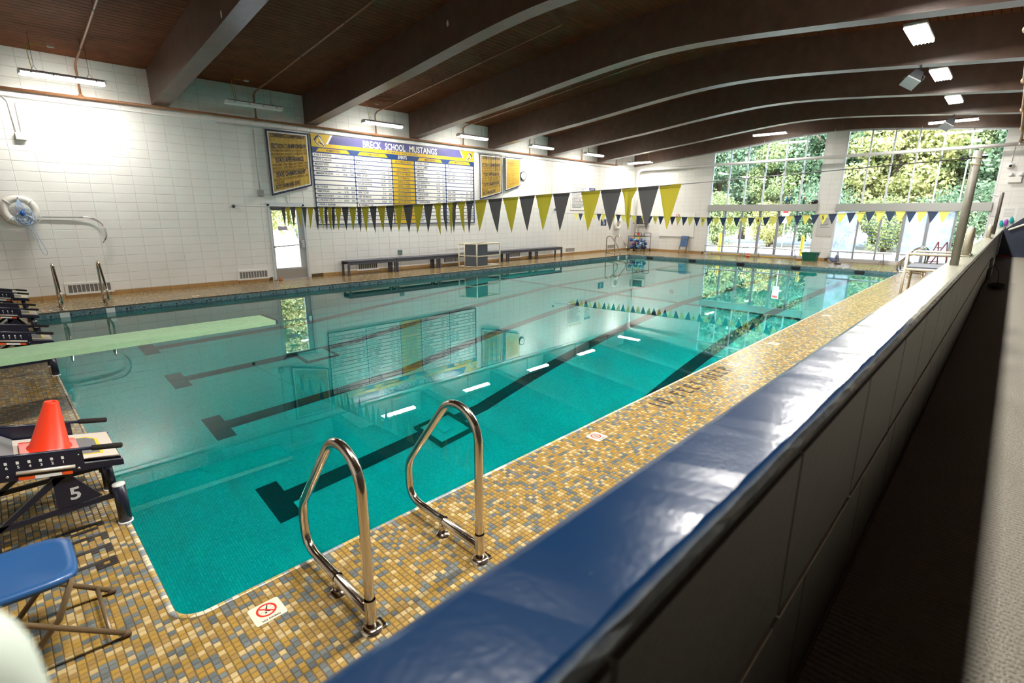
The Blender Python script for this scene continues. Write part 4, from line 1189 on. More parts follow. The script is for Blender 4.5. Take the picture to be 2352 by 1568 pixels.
b = MB(); rr = random.Random(3)
for k in range(7):
    cx, cz = .30+rr.uniform(-.05, .10), 1.78+rr.uniform(-.12, .12); R = rr.uniform(.07, .14); ph = rr.uniform(0, 6)
    b.tube([(cx+R*math.cos(2*PI*q/18)*rr.uniform(.85, 1.1), 12.37+.025*math.sin(q+ph), cz+R*1.1*math.sin(2*PI*q/18)) for q in range(18)], .007, 6, closed=True)
for k in range(6):
    x = .24+.025*k; b.tube([(.28, 12.37, 2.17), (x-.02, 12.37, 2.0), (x+.04, 12.37, 1.75)], .007, 6)
part('coils', b, M_rope, t)
b = MB(); b.tube(fillet([(.34, 12.37, 1.7), (.44, 12.42, 1.4), (.47, 12.43, 1.08), (.54, 12.43, .98), (.57, 12.43, 1.06), (.50, 12.42, 1.3), (.40, 12.4, 1.7)], .06), .006, 6); b.tube([(.30, 12.4, 1.7), (.33, 12.4, 1.45), (.40, 12.41, 1.35)], .006, 6)
part('loose_end', b, M_rope, t)
b = MB(); b.ball((.30, 12.35, 1.88), .045, 12, (.8, .8, 1.2)); part('float', b, mat('blue float', (.01, .10, .45), .4), t)
life_ring((23.2, 12.52, 1.40), 'white life ring on the wall in the far corner', .22, 0)
t = thing('rescue_hook', (.9, 12.52, 1.8), 'aluminium rescue hook pole hung flat on the left wall', 'rescue hook')
b = MB(); b.tube([(-.9, 12.592, 1.845), (1.22, 12.57, 1.80)], .017, 10); part('pole', b, M_alu, t)
b = MB(); b.tube(fillet([(1.20, 12.57, 1.80), (1.46, 12.55, 1.80), (1.64, 12.52, 1.62), (1.66, 12.50, 1.36), (1.55, 12.50, 1.22)], .22, 10), .011, 8); b.tube(fillet([(1.20, 12.58, 1.79), (1.46, 12.565, 1.78), (1.62, 12.535, 1.60), (1.64, 12.515, 1.37), (1.55, 12.505, 1.22)], .22, 10), .006, 6); part('crook', b, M_chrome, t)

def vent(x0, x1, z0, z1, label):
    t = thing('wall_vent', ((x0+x1)/2, WY, z0), label, 'vent', 'wall vents')
    b = MB(); f = .045; y0, y1 = WY-.028, WY-.004
    b.box(x0, x1, y0, y1, z0, z0+f); b.box(x0, x1, y0, y1, z1-f, z1); b.box(x0, x0+f*1.3, y0, y1, z0+f, z1-f); b.box(x1-f*1.3, x1, y0, y1, z0+f, z1-f); part('frame', b, M_plate, t)
    part('duct', MB().box(x0+f, x1-f, WY-.010, WY-.004, z0+f, z1-f), mat('duct shadow grey', (.26, .24, .23), .7), t)
    n = 10
    for k in range(1, n):
        x = x0+f*1.3+(x1-x0-2.6*f)*k/n; part('bar', MB().box(x-.006, x+.006, y0+.004, y1-.006, z0+f, z1-f), M_plate, t)
    b = MB()
    for k in range(1, 6):
        z = z0+f+(z1-z0-2*f)*k/6; b.box(x0+f, x1-f, y0+.008, y0+.014, z-.002, z+.002)
    part('louvres', b, M_grey, t)
vent(.73, 1.61, .075, .34, 'white wall vent beside the near grab rails'); vent(4.36, 5.21, .085, .355, 'white wall vent just left of the door')
vent(7.98, 8.78, .075, .33, 'white wall vent behind the first dark bench'); vent(11.5, 12.3, .075, .33, 'white wall vent behind the bench left of the cream frame')
vent(15.0, 15.8, .075, .33, 'white wall vent behind the bench right of the cream frame')
vent(18.86, 19.66, .10, .36, 'white wall vent just past the end of the benches'); vent(22.38, 23.25, .10, .37, 'white wall vent behind the far left grab rails')
b = MB(); b.bbox(9.57, 9.75, 12.59, 12.614, .52, .68, .006); solo('outlet_plate', b, mat('green grey plate', (.14, .20, .19), .4), 'small grey green plate on the wall above the bench', 'wall plate')
b = MB(); b.ball((4.48, 12.58, 2.08), .045, 12, (1, .9, 1)); b.lathe([(.02, 0), (.035, .04)], (4.48, 12.58, 2.08), 10, 'Y'); solo('wall_fitting', b, M_dgrey, 'small round dark knob on the bare block wall', 'fitting')
p = at(1275, 481, 'Y', 12.6); b = MB(); b.ball((p[0], 12.585, p[2]), .05, 10); solo('wall_fitting', b, M_dgrey, 'small dark round fitting seen between the grey pennants', 'fitting')

# ------------------------------------------------------------------ grab rails
def grab_rail(label):
    """local frame: x across, +y towards the water, origin on the deck at the water's edge"""
    t = thing('grab_rail', (0, 0, 0), label, 'grab rail', 'steel pool grab rails')
    cy_, cz_, ra = -.53, .725, .17
    arc = [(0, cy_+ra*math.cos(a_), cz_+ra*math.sin(a_)) for a_ in np.linspace(PI, .678, 16)]
    pts = fillet([arc[-1], (0, -.022, .365), (0, -.022, .115), (0, -.68, .085)], [0, .09, .12, 0], 10)
    b = MB(); b.tube([Vector((0, -.70, .012)), Vector((0, -.70, .3))]+[Vector(p_) for p_ in arc]+pts[1:], .024, 14); part('rail', b, M_steel, t)
    b = MB(); b.lathe([(.0275, .05), (.0275, .17)], (0, -.70, 0), 14); part('collar', b, M_steel, t)
    b = MB(); b.lathe([(.028, -.02), (.028, .02)], (0, -.36, .105), 14, 'Y'); part('collar', b, M_steel, t)
    b = MB(); b.lathe([(0, .022), (.03, .022), (.05, .016), (.054, 0)], (0, -.70, 0), 16); b.bbox(-.03, .065, -.735, -.665, 0, .012, .004); part('flange', b, M_steel, t)
    b = MB(); b.tube([(0, -.36, 0), (0, -.36, .10)], .020, 10); b.lathe([(0, .018), (.03, .018), (.045, 0)], (0, -.36, 0), 14); part('foot', b, M_steel, t)
    return t
g1 = grab_rail('nearest steel grab rail in the foreground'); g1.location = (.62, 0, 0)
dup(g1, (1.31, 0, 0), 0, 'steel grab rail right behind the nearest one')
dup(g1, (.52, PW, 0), PI, 'left rail of the pair before the wall vent by the starting blocks'); dup(g1, (1.25, PW, 0), PI, 'right rail of the pair before the wall vent by the starting blocks')
dup(g1, (20.62, PW, 0), PI, 'left rail of the pair near the far left corner'); dup(g1, (21.35, PW, 0), PI, 'right rail of the pair near the far left corner')
dup(g1, (20.5, 0, 0), 0, 'nearer steel rail behind the cream platform'); dup(g1, (21.15, 0, 0), 0, 'farther steel rail behind the cream platform')

# ------------------------------------------------------------------ no diving tiles
def no_diving(label):
    """local: x along the pool edge, +y towards the water"""
    t = thing('no_diving_tile', (0, 0, 0), label, 'sign tile', 'no diving tiles')
    b = MB(); b.prism(rrect(-.0735, .0735, -.0715, .0715, .012), 'Z', -.001, .0025); part('tile', b, M_cream2, t)
    def disc(r0, r1, z, m, name, c=(0, .012), n=36):
        b = MB(); b.add([(c[0]+r*math.cos(2*PI*k/n), c[1]+r*math.sin(2*PI*k/n), z) for r in (r0, r1) for k in range(n)], [(k, n+k, n+(k+1) % n, (k+1) % n) if 0 else (n+k, n+(k+1) % n, (k+1) % n, k) for k in range(n)]); part(name, b, m, t)
    b = MB(); z = .0030
    for yy in (.006, .028): b.add([(-.034, yy-.0008, z), (.034, yy-.0008, z), (.034, yy+.0008, z), (-.034, yy+.0008, z)], [(0, 1, 2, 3)])
    part('water_lines', b, M_black, t)
    b = MB(); z = .0033
    b.add([(.012, .046, z), (.016, .044, z), (.006, .018, z), (.002, .006, z), (-.004, .004, z), (-.006, .012, z)], [(0, 5, 4, 3, 2, 1)])
    b.add([(-.008+.006*math.cos(k*.9), -.006+.006*math.sin(k*.9), z) for k in range(7)], [tuple(range(7))])
    b.add([(-.004, .004, z), (.004, .004, z), (.014, -.006, z), (.010, -.010, z)], [(0, 3, 2, 1)])
    part('diver', b, M_black, t)
    disc(.037, .047, .0036, M_red, 'ring')
    b = MB(); c, s = math.cos(-PI/4), math.sin(-PI/4)
    b.add([(c*a-s*q, .012+s*a+c*q, .0037) for a, q in ((-.039, -.0035), (.039, -.0035), (.039, .0035), (-.039, .0035))], [(0, 1, 2, 3)]); part('bar', b, M_red, t)
    b = MB(); text(b, 'NO DIVING', (0, -.061, .0036), XW, (0, 1, 0), .012, align='C', width=.085); part('lettering', b, M_black, t)
    return t
nd = no_diving('nearest no diving tile, lying left of the foreground grab rails'); nd.location = (.316, -.234, 0)
for x, s in ((3.14, 'no diving tile in the deck between the grab rails and the 10 FEET lettering'), (6.25, 'no diving tile just past the 10 FEET DEEP lettering'), (7.81, 'second small no diving tile past the 10 FEET DEEP lettering'), (10.9, 'farthest no diving tile along the right deck')):
    dup(nd, (x, -.225, 0), 0, s)
dup(nd, (.28, PW+.24, 0), PI, 'no diving tile on the left deck beside the starting blocks'); dup(nd, (2.9, PW+.28, 0), PI, 'no diving tile on the left deck below the wall vent')

# ------------------------------------------------------------------ starting blocks
def start_block(num, label):
    """local: +x towards the water, origin on the deck at the pool edge, y across"""
    t = thing('starting_block', (0, 0, 0), label, 'starting block', 'starting blocks')
    hw_ = .28; S = -.19
    def top(x): return .440+S*x           # platform surface height
    def plat(x0, x1, y0, y1, a, b_, n, m):   # slab parallel to the platform: offsets a..b above it
        b = MB(); b.add([(x0,y0,top(x0)+a),(x1,y0,top(x1)+a),(x1,y1,top(x1)+a),(x0,y1,top(x0)+a),(x0,y0,top(x0)+b_),(x1,y0,top(x1)+b_),(x1,y1,top(x1)+b_),(x0,y1,top(x0)+b_)],
                        [(0,3,2,1),(4,5,6,7),(0,1,5,4),(1,2,6,5),(2,3,7,6),(3,0,4,7)]); return part(n, b, m, t)
    plat(-.70, .02, -hw_+.03, hw_-.03, -.045, -.006, 'platform', M_navyf)
    plat(-.69, .015, -hw_+.035, hw_-.035, -.005, 0, 'grip_pad', M_pad)
    # lane number on the pad: yellow edge, grey body
    def pad_poly(pts, lift, n, m):
        b = MB(); b.add([(x, y, top(x)+lift) for x, y in pts], [tuple(range(len(pts)))]); part(n, b, m, t)
    pad_poly([(-.36, -.17), (-.05, -.17), (-.05, .12), (-.10, .17), (-.36, .17)], .0010, 'pad_edge', M_yel)
    pad_poly([(-.345, -.155), (-.065, -.155), (-.065, .115), (-.105, .155), (-.345, .155)], .0020, 'pad_field', M_padg)
    pad_poly([(-.30, -.09), (-.17, -.09), (-.17, .06), (-.30, .06)], .0030, 'pad_edge', M_yel)
    pad_poly([(-.30, -.078), (-.182, -.078), (-.182, .048), (-.30, .048)], .0040, 'pad_inner', M_pad)
    # back fin with gold word
    b = MB(); b.add([(-.70, y, top(-.70)) for y in (-.25, .25)]+[(-.44, y, top(-.44)+.004) for y in (-.25, .25)]+[(-.66, y, top(-.66)+.16) for y in (-.25, .25)]+[(-.72, y, top(-.70)+.16) for y in (-.25, .25)],
                    [(2,3,5,4),(4,5,7,6),(6,7,1,0),(0,2,4,6),(1,7,5,3),(0,1,3,2)]); fin = part('foot_fin', b, M_padg, t)
    b = MB(); P0, P1 = Vector((-.66, 0, top(-.66)+.16)), Vector((-.44, 0, top(-.44)+.004)); Vd = (P0-P1).normalized(); Nn = Vector((-Vd.z, 0, Vd.x)); 
    if Nn.z < 0: Nn = -Nn
    text(b, 'MUSTANGS', P1+Vd*.10+Nn*.003, (0, -1, 0), Vd, .075, align='C', width=.40); part('fin_lettering', b, M_gold, fin)
    for s in (-1, 1):
        y0, y1 = (-hw_-.012, -hw_+.012) if s < 0 else (hw_-.012, hw_+.012)
        yo = y0 if s < 0 else y1
        zt = lambda x: top(x)+.075
        b = MB(); b.prism([(-.72, top(-.72)-.07), (-.155, top(-.155)-.055), (-.155, zt(-.155)-.002), (-.72, zt(-.72))], 'Y', y0, y1); pn = part('side_panel', b, M_navyf, t)
        b = MB(); b.prism([(-.155, top(-.155)-.052), (.025, top(.025)-.048), (.025, top(.025)-.012), (-.155, top(-.155)-.010)], 'Y', y0, y1); part('front_rail', b, M_navyf, t)
        b = MB(); b.tube([(-.72, s*hw_, zt(-.72)+.004), (-.10, s*hw_, zt(-.10)+.004)], .011, 8); part('handle_bar', b, M_navyf, t)
        b = MB(); b.tube([(-.112, s*hw_, zt(-.112)+.004), (-.108, s*hw_, zt(-.108)+.004), (.03, s*hw_, zt(.03)+.002), (.036, s*hw_, zt(.036)+.002)], [.011, .0165, .0165, .010], 10); part('grip', b, M_foam, t)
        d = .0016*s
        def on(n, pts, m, lift):
            b = MB(); b.prism(pts, 'Y', *(sorted((yo+lift*s, yo+lift*s+.0012*s)))); part(n, b, m, pn)
        def band(x0, x1, a, c): return [(x0, top(x0)+a), (x1, top(x1)+a), (x1, top(x1)+c), (x0, top(x0)+c)]
        b = MB(); b.tube([(-.445, yo, top(-.445)-.020), (-.20, yo, top(-.20)-.020)], .011, 8); part('guide_bar', b, mat('pale steel bar', (.62, .56, .48), .4, metal=.4), pn)
        on('warning_sticker', band(-.44, -.375, -.064, -.044), M_redo, 0); on('info_sticker', band(-.374, -.262, -.064, -.044), M_plate, 0); on('warning_sticker', band(-.261, -.215, -.064, -.044), M_redo, 0)
        b = MB(); b2 = MB(); U = Vector((1, 0, S)).normalized()*(1 if s < 0 else -1)
        for k in range(7):
            x = -.245-.046*k; b.prism([(x-.006, top(x)+.036), (x+.006, top(x)+.034), (x+.006, top(x)+.050), (x-.006, top(x)+.052)], 'Y', *(sorted((yo, yo+.0012*s))))
            text(b2, str(k+1), (x, yo+.0014*s, top(x)+.010), U, ZW, .016, align='C')
        part('adjust_hole', b, M_plate, pn); part('adjust_number', b2, M_plate, pn)
        b = MB()
        for x in (-.185, -.48): b.ball((x, yo, top(x)-.035), .008, 8)
        b.ball((-.175, yo, top(-.175)+.05), .005, 8); part('bolt', b, M_chrome, pn)
        # under frame: number plate, diagonal and lower bar
        ys = (s*hw_*.93-.008, s*hw_*.93+.008)
        b = MB(); b.prism([(-.315, .205), (-.105, .215), (-.235, .41), (-.31, .42)], 'Y', *ys); np_ = part('number_plate', b, M_navyf, t)
        b = MB(); text(b, str(num), (-.225, ys[0]-.0012 if s < 0 else ys[1]+.0012, .245), (1, 0, 0) if s < 0 else (-1, 0, 0), ZW, .075, align='C', width=.05); part('lane_number', b, mat('silver number', (.55, .56, .56), .4), np_)
        b = MB(); b.prism([(-.60, .175), (-.56, .175), (-.25, .40), (-.30, .41)], 'Y', *ys); part('brace', b, M_navyf, t)
        b = MB(); b.prism([(-.60, .175), (-.04, .175), (-.04, .205), (-.60, .205)], 'Y', *ys); part('lower_bar', b, M_navyf, t)
        b = MB(); b.tube([(-.055, s*.215, .42), (-.045, s*.215, .17)], .024, 12); b.tube([(-.045, s*.19, .19), (-.022, s*.285, .19)], .020, 10); part('strut', b, M_navyf, t)
        b = MB(); b.tube([(-.022, s*(hw_+.0), 0), (-.022, s*(hw_+.0), .262)], .034, 16); po = part('post', b, M_navyf, t)
        b = MB(); b.lathe([(0, .266), (.033, .266), (.035, .258)], (-.022, s*hw_, 0), 16); part('post_cap', b, mat('pale cap', (.6, .6, .56), .5), po)
        b = MB(); b.lathe([(.040, 0), (.040, .008), (.034, .008)], (-.022, s*hw_, 0), 16); part('post_ring', b, M_plate, po)
        b = MB(); b.tube([(-.60, s*hw_*.93, 0), (-.58, s*hw_*.93, .20)], .018, 8); part('rear_leg', b, M_navyf, t)
    return t
for num, y, s in ((5, 1.47, 'starting block number 5 in the foreground, with the orange cone on it'), (3, 5.71, 'starting block number 3, half hidden by the diving board'), (2, 7.84, 'middle one of the three dark starting blocks beyond the diving board'), (1, 9.96, 'farthest starting block, nearest to the block wall')):
    k = start_block(num, s); k.location = (0, y, 0)

# traffic cone on block 5
t = thing('traffic_cone', (-.285, 1.47, .49), 'orange traffic cone standing on the nearest starting block', 'cone')
c0 = (-.285, 1.47); zc = .497
b = MB(); b.prism([(c0[0]+a, c0[1]+q) for a, q in ((-.12,-.13),(.12,-.13),(.13,-.12),(.13,.12),(.12,.13),(-.12,.13),(-.13,.12),(-.13,-.12))], 'Z', zc, zc+.016); b.v = [(x, y, z-.19*(x-c0[0])) for x, y, z in b.v]; part('base', b, M_cone, t)
b = MB(); cone_ = b; b.lathe([(.105, .014), (.100, .022), (.092, .028), (.034, .292), (.030, .298), (.022, .292), (.020, .25)], (c0[0], c0[1], zc), 36); b.v = [(x+.19*(z-zc), y, z-.19*(x-c0[0])) for x, y, z in b.v]; part('body', b, M_cone, t)

# ------------------------------------------------------------------ diving board
t = thing('diving_board', (-1, 3.48, 0), 'long pale green diving board reaching over the water', 'diving board')
b = MB(); n = 16; y0, y1 = 3.25, 3.71; BZ = .73; TX = 1.80
vs = []; 
for i in range(n+1):
    x = -2.3+(TX+2.3)*i/n; tk = .056-.018*max(0, (x-.2)/2)
    for y, z in ((y0, BZ-tk), (y1, BZ-tk), (y1, BZ), (y0, BZ)): vs.append((x, y, z))
fs = [(i*4+k, i*4+(k+1) % 4, i*4+4+(k+1) % 4, i*4+4+k) for i in range(n) for k in range(4)]+[(0, 3, 2, 1), (n*4, n*4+1, n*4+2, n*4+3)]
b.add(vs, [tuple(reversed(f)) for f in fs[:-2]]+fs[-2:]); part('board', b, M_board, t)
b = MB()
for i in range(16):
    for j in range(7): x, y = TX-.86+i*.05, y0+.07+j*.053; b.lathe([(0, .0008), (.006, .0008)], (x, y, BZ), 6)
part('perforations', b, mat('dark hole', (.12, .25, .14), .8), t)
b = MB(); b.box(TX-.005, TX+.02, y0-.004, y1+.004, BZ-.045, BZ+.003); part('tip_cap', b, M_dgrey, t)
b = MB(); b.bbox(-.95, -.65, y0-.04, y1+.04, 0, .61, .02); part('fulcrum_stand', b, M_grey, t)
b = MB(); b.tube([(-.8, y0-.06, .645), (-.8, y1+.06, .645)], .03, 12); part('fulcrum_roller', b, M_dgrey, t)
b = MB(); b.bbox(-2.3, -2.1, y0-.04, y1+.04, 0, .672, .02); part('anchor_stand', b, M_grey, t)

# ------------------------------------------------------------------ folding chairs
def chair_parts(t, folded=False):
    b = MB()      # seat: rounded pan, x forward
    W2, D2, th = .205, .20, .032; n = 40
    rim = []
    for k in range(n):
        a = 2*PI*k/n; c, s = math.cos(a), math.sin(a); e = .42
        rim.append((math.copysign(abs(c)**e, c)*D2, math.copysign(abs(s)**e, s)*W2))
    lay = [(.80, -.006), (.94, .0), (1.0, -.012), (1.0, -th), (.95, -th-.004)]
    vs = [(0, 0, -.012)]
    for k_, z in lay: vs += [(x*k_, y*k_, z) for x, y in rim]
    fs = [(0, 1+k, 1+(k+1) % n) for k in range(n)]
    for l in range(len(lay)-1):
        for k in range(n): fs.append((1+l*n+k, 1+l*n+n+k, 1+l*n+n+(k+1) % n, 1+l*n+(k+1) % n))
    b.add(vs, fs, True); return b
t = thing('folding_chair', (-.50, .27, 0), 'blue plastic folding chair with bronze legs in the near left corner', 'chair')
b = chair_parts(t); b.xform(lambda p: (p[0]-.50, p[1]+.27, p[2]+.42-.03*p[0])); part('seat', b, M_bluec, t)
b = MB(); b.bbox(-.83, -.80, .06, .48, .62, .80, .012); part('backrest', b, M_bluec, t)
for y in (.075, .465):
    b = MB(); b.tube([(-.84, y, .82), (-.66, y, .40), (-.19, y, .012)], .012, 10); part('front_leg', b, M_bronze, t)
    b = MB(); b.tube([(-.33, y+.012, .39), (-.40, y+.012, .22), (-.58, y+.012, .012)], .012, 10); part('rear_leg', b, M_bronze, t)
    b = MB(); b.lathe([(.012, -.02), (.016, -.018), (.016, .012), (.010, .016)], (-.195, y, .016), 10, 'X'); b.ball((-.58, y+.012, .014), .015, 8); part('foot_cap', b, mat('brown rubber foot', (.10, .06, .03), .7), t)
b = MB(); b.tube([(-.25, .075, .065), (-.25, .465, .065)], .009, 8); part('front_stretcher', b, M_bronze, t)
b = MB(); b.tube([(-.545, .087, .06), (-.545, .477, .06)], .009, 8); part('rear_stretcher', b, M_bronze, t)
b = MB(); b.tube([(-.84, .075, .82), (-.84, .465, .82)], .012, 8); part('top_bar', b, M_bronze, t)
t = thing('folding_chair', (24.6, 9.45, 0), 'blue folding chair folded up against the far white wall', 'chair')
for s in (-1, 1):
    b = MB(); b.tube([(24.55, 9.45+s*.20, .012), (24.76, 9.45+s*.18, .84)], .012, 8); part('front_leg', b, M_bronze, t)
    b = MB(); b.tube([(24.50, 9.45+s*.17, .012), (24.73, 9.45+s*.165, .60)], .011, 8); part('rear_leg', b, M_bronze, t)
def leanpanel(z0, z1, hw2, n, m):
    b = MB(); b.prism(rrect(9.45-hw2, 9.45+hw2, z0, z1, .03), 'X', -.012, .012); b.v = [(24.55+.21*(z/.84)-.02+x, y, z) for x, y, z in b.v]; part(n, b, m, t)
leanpanel(.30, .66, .185, 'seat', M_bluec); leanpanel(.68, .84, .19, 'backrest', M_bluec)
b = MB(); b.tube([(24.57, 9.26, .16), (24.57, 9.64, .16)], .009, 8); part('stretcher', b, M_bronze, t)

# ------------------------------------------------------------------ dark benches on the left deck
def bench(label, L=1.74):
    t = thing('bench', (0, 0, 0), label, 'bench', 'dark slate benches along the left wall')
    for k in range(3):
        b = MB(); b.bbox(0, L, -.22+k*.148, -.22+k*.148+.14, .415, .455, .006); part('slat', b, M_slate, t)
    for y in (-.215, .195):
        b = MB(); b.box(.0, L, y, y+.022, .335, .413); part('apron', b, M_slate, t)
    for x in (.0, L-.06):
        for y in (-.215, .155):
            b = MB(); b.bbox(x, x+.06, y, y+.06, 0, .335, .005); part('leg', b, M_slate, t)
    return t
bnames = ['dark slate bench nearest the door', 'second dark slate bench from the door', 'dark slate bench just left of the cream frame', 'dark slate bench behind the cream frame', 'dark slate bench next to the far end of the row', 'dark slate bench at the far end of the row']
b0 = bench(bnames[0]); b0.location = (7.40, 12.29, 0)
for k in range(1, 6): dup(b0, (7.40+1.775*k, 12.29, 0), 0, bnames[k])

# ------------------------------------------------------------------ cream pvc frames
t = thing('tipped_platform', (12.4, 11.5, 0), 'cream pvc platform frame on its side before the dark benches', 'platform')
A, B, D_ = Vector((11.95, 11.17, 0)), Vector((13.18, 11.24, 0)), Vector((11.66, 11.83, 0)); E_ = B+(D_-A)
def up(p, z): return (p.x, p.y, z)
R = .028
for p in (A, B, D_, E_):
    b = MB(); b.tube([up(p, 0), up(p, .85)], R, 10); part('post', b, M_cream, t)
for p, q in ((A, B), (A, D_), (D_, E_), (B, E_)):
    for z in (.03, .84):
        b = MB(); b.tube([up(p, z), up(q, z)], R, 10); part('rail', b, M_cream, t)
for p, q, z in ((A, B, .40), (A, D_, .42), (D_, E_, .42)):
    b = MB(); b.tube([up(p, z), up(q, z)], R, 10); part('rail', b, M_cream, t)
Q = A+(D_-A)*.66; b = MB(); b.tube([up(Q, 0), up(Q, .84)], R, 10); part('post', b, M_cream, t)
def vpanel(p, q, z0, z1, off, n='deck_panel'):
    d = (q-p).normalized(); nn = Vector((-d.y, d.x, 0))*off; th = Vector((-d.y, d.x, 0))*.012
    b = MB(); b.add([up(p+nn, z0), up(q+nn, z0), up(q+nn+th, z0), up(p+nn+th, z0), up(p+nn, z1), up(q+nn, z1), up(q+nn+th, z1), up(p+nn+th, z1)], [(0,3,2,1),(4,5,6,7),(0,1,5,4),(1,2,6,5),(2,3,7,6),(3,0,4,7)]); part(n, b, M_slate2, t)
vpanel(Q+(A-Q)*.03, A, .05, .82, -.02); vpanel(A, A+(B-A)*.5, .05, .83, .05)
t = thing('pvc_platform', (15, -1.3, 0), 'cream pvc teaching platform with dark deck behind the parapet', 'platform')
x0, x1, y0, y1 = 14.5, 15.7, -1.76, -.90
for x in (x0, x1):
    for y in (y0, y1):
        b = MB(); b.tube([(x, y, 0), (x, y, 1.05)], R, 10); part('post', b, M_cream, t)
    b = MB(); b.tube([(x, y0, 1.05), (x, y1, 1.05)], R, 10); part('rail', b, M_cream, t)
    b = MB(); b.tube([(x, y0, .70), (x, y1, .70)], R, 10); part('rail', b, M_cream, t)
for y in (y0, y1):
    b = MB(); b.tube([(x0, y, .70), (x1, y, .70)], R, 10); part('rail', b, M_cream, t)
b = MB(); b.tube([(x0, y0, 1.05), (x1, y0, 1.05)], R, 10); part('rail', b, M_cream, t)
b = MB(); b.box(x0, x1, y0, y1, .73, .76); part('deck', b, M_slate2, t)

# ------------------------------------------------------------------ things at the far end of the pool
t = thing('mesh_cart', (24.1, 11.7, 0), 'dark wire cart full of blue swim gear in the far corner', 'cart')
cx0, cx1, cy0, cy1 = 23.75, 24.35, 11.18, 12.16
M_cartm = mat('dark cart steel', (.03, .035, .06), .4)
b = MB()
for x in (cx0, cx1):
    for y in (cy0, cy1): b.tube([(x, y, .10), (x, y, .80)], .015, 8)
for z in (.12, .78):
    b.tube([(cx0, cy0, z), (cx1, cy0, z), (cx1, cy1, z), (cx0, cy1, z)], .013, 8, closed=True)
part('frame', b, M_cartm, t)
for y0_, y1_ in ((cy0, cy0+.40), (cy1-.42, cy1)):
    b = MB(); b.tube(fillet([(cx1, y0_, .78), (cx1, y0_, .94), (cx1, y1_, .94), (cx1, y1_, .78)], .06), .015, 8); part('push_handle', b, M_cartm, t)
b = MB()
for k in range(1, 14):
    y = cy0+(cy1-cy0)*k/14; b.tube([(cx0, y, .12), (cx0, y, .78)], .003, 4)
for k in range(1, 6):
    z = .12+.66*k/6; b.tube([(cx0, cy0, z), (cx0, cy1, z)], .003, 4); b.tube([(cx0, cy0, z), (cx1, cy0, z)], .003, 4); b.tube([(cx0, cy1, z), (cx1, cy1, z)], .003, 4)
part('wire_mesh', b, M_cartm, t)
b = MB(); b.box(cx0, cx1, cy0, cy1, .115, .13); part('tray', b, M_cartm, t)
for x in (cx0, cx1):
    for y in (cy0, cy1):
        b = MB(); b.lathe([(0, -.015), (.045, -.015), (.045, .015), (0, .015)], (x, y, .045), 12, 'Y'); b.box(x-.012, x+.012, y-.02, y+.02, .07, .11); part('caster', b, M_rubber, t)
rr = random.Random(5)
lump = []
for v in range(3):
    b = MB(); b.ball((0, 0, 0), 1, 14)
    b.v = [(x*(1+.22*math.sin(5*y+v)+.12*math.sin(9*z)), y*(1+.22*math.sin(4*z+2*v)+.1*math.sin(11*x)), z*(1+.25*math.sin(5*x+v))) for x, y, z in b.v]; lump.append(b)
for k in range(15):
    b0_ = lump[k % 3]; b = MB(); b.add(b0_.v, b0_.f, True)
    o = obj('swim_bag', b, [M_towel, M_towel2, M_towel][(k*2+k//5) % 3])
    o.location = (23.98+.12*(k % 2), 11.30+.19*(k % 5)+.03*(k//5), .215+.175*(k//5)+rr.uniform(-.015, .015)); o.scale = (.13, .092, .082); o.rotation_euler = (rr.uniform(-.4, .4), rr.uniform(-.3, .3), rr.uniform(-.3, .3))
    tag(o, 'crumpled blue swim gear bag piled in the wire cart', 'bag', 'swim bags heaped in the cart')
b = MB(); b.bbox(23.80, 23.83, 11.58, 11.68, .60, .74, .01); solo('yellow_label', b, mat('yellow card', (.8, .7, .1), .6), 'yellow card label on the blue gear in the cart', 'label')
b = MB(); b.tube([(23.80, 11.80, .42), (23.80, 12.0, .38)], .03, 8); solo('pink_cloth', b, M_pink, 'pink cloth showing through the wire of the cart', 'cloth')
b = MB(); b.bbox(24.40, 24.72, 11.95, 12.4, 0, .80, .01); solo('wooden_box', b, mat('cream board', (.65, .52, .30), .6), 'cream wooden box behind the wire cart', 'box')
b = MB(); b.ball((24.55, 12.05, .86), .07, 10, (1, 1.2, .8)); b.tube([(24.55, 12.05, .88), (24.5, 11.98, .95)], .02, 6); solo('red_float', b, M_red, 'small red object on top of the cream box', 'float')

t = thing('wall_heater', (24.7, 12.05, 1.35), 'white wall unit with a dark panel in the far corner', 'wall unit')
b = MB(); b.bbox(24.58, 24.84, 11.62, 12.46, 1.32, 1.78, .015); part('casing', b, M_white, t)
b = MB(); b.box(24.572, 24.58, 11.66, 12.42, 1.38, 1.74); part('grille', b, mat('dark brown panel', (.045, .04, .045), .5), t)
t = thing('whiteboard', (24.84, 10, .8), 'large whiteboard on the far wall beside the folded chair', 'whiteboard')
b = MB(); b.box(24.815, 24.838, 9.05, 10.98, .80, 1.98); part('panel', b, M_paper, t)
b = MB(); b.box(24.79, 24.815, 9.05, 10.98, .78, .80); part('tray', b, M_alu, t)
b = MB()
for k in range(5): b.box(24.813, 24.815, 9.9-.02*k, 10.25, 1.16+.05*k, 1.164+.05*k)
part('marker_writing', b, mat('faint red marker', (.6, .35, .35), .6), t)
b = MB(); n = 20; pc = (9.98, 1.83)
b.add([(24.812, pc[0]+r_*math.cos(2*PI*k/n), pc[1]+r_*math.sin(2*PI*k/n)) for r_ in (.085, .11) for k in range(n)], [(k, (k+1) % n, n+(k+1) % n, n+k) for k in range(n)])
b.prism([(pc[0]-.07, pc[1]+.055), (pc[0]-.055, pc[1]+.07), (pc[0]+.07, pc[1]-.055), (pc[0]+.055, pc[1]-.07)], 'X', 24.810, 24.813); part('no_symbol', b, M_red, t)

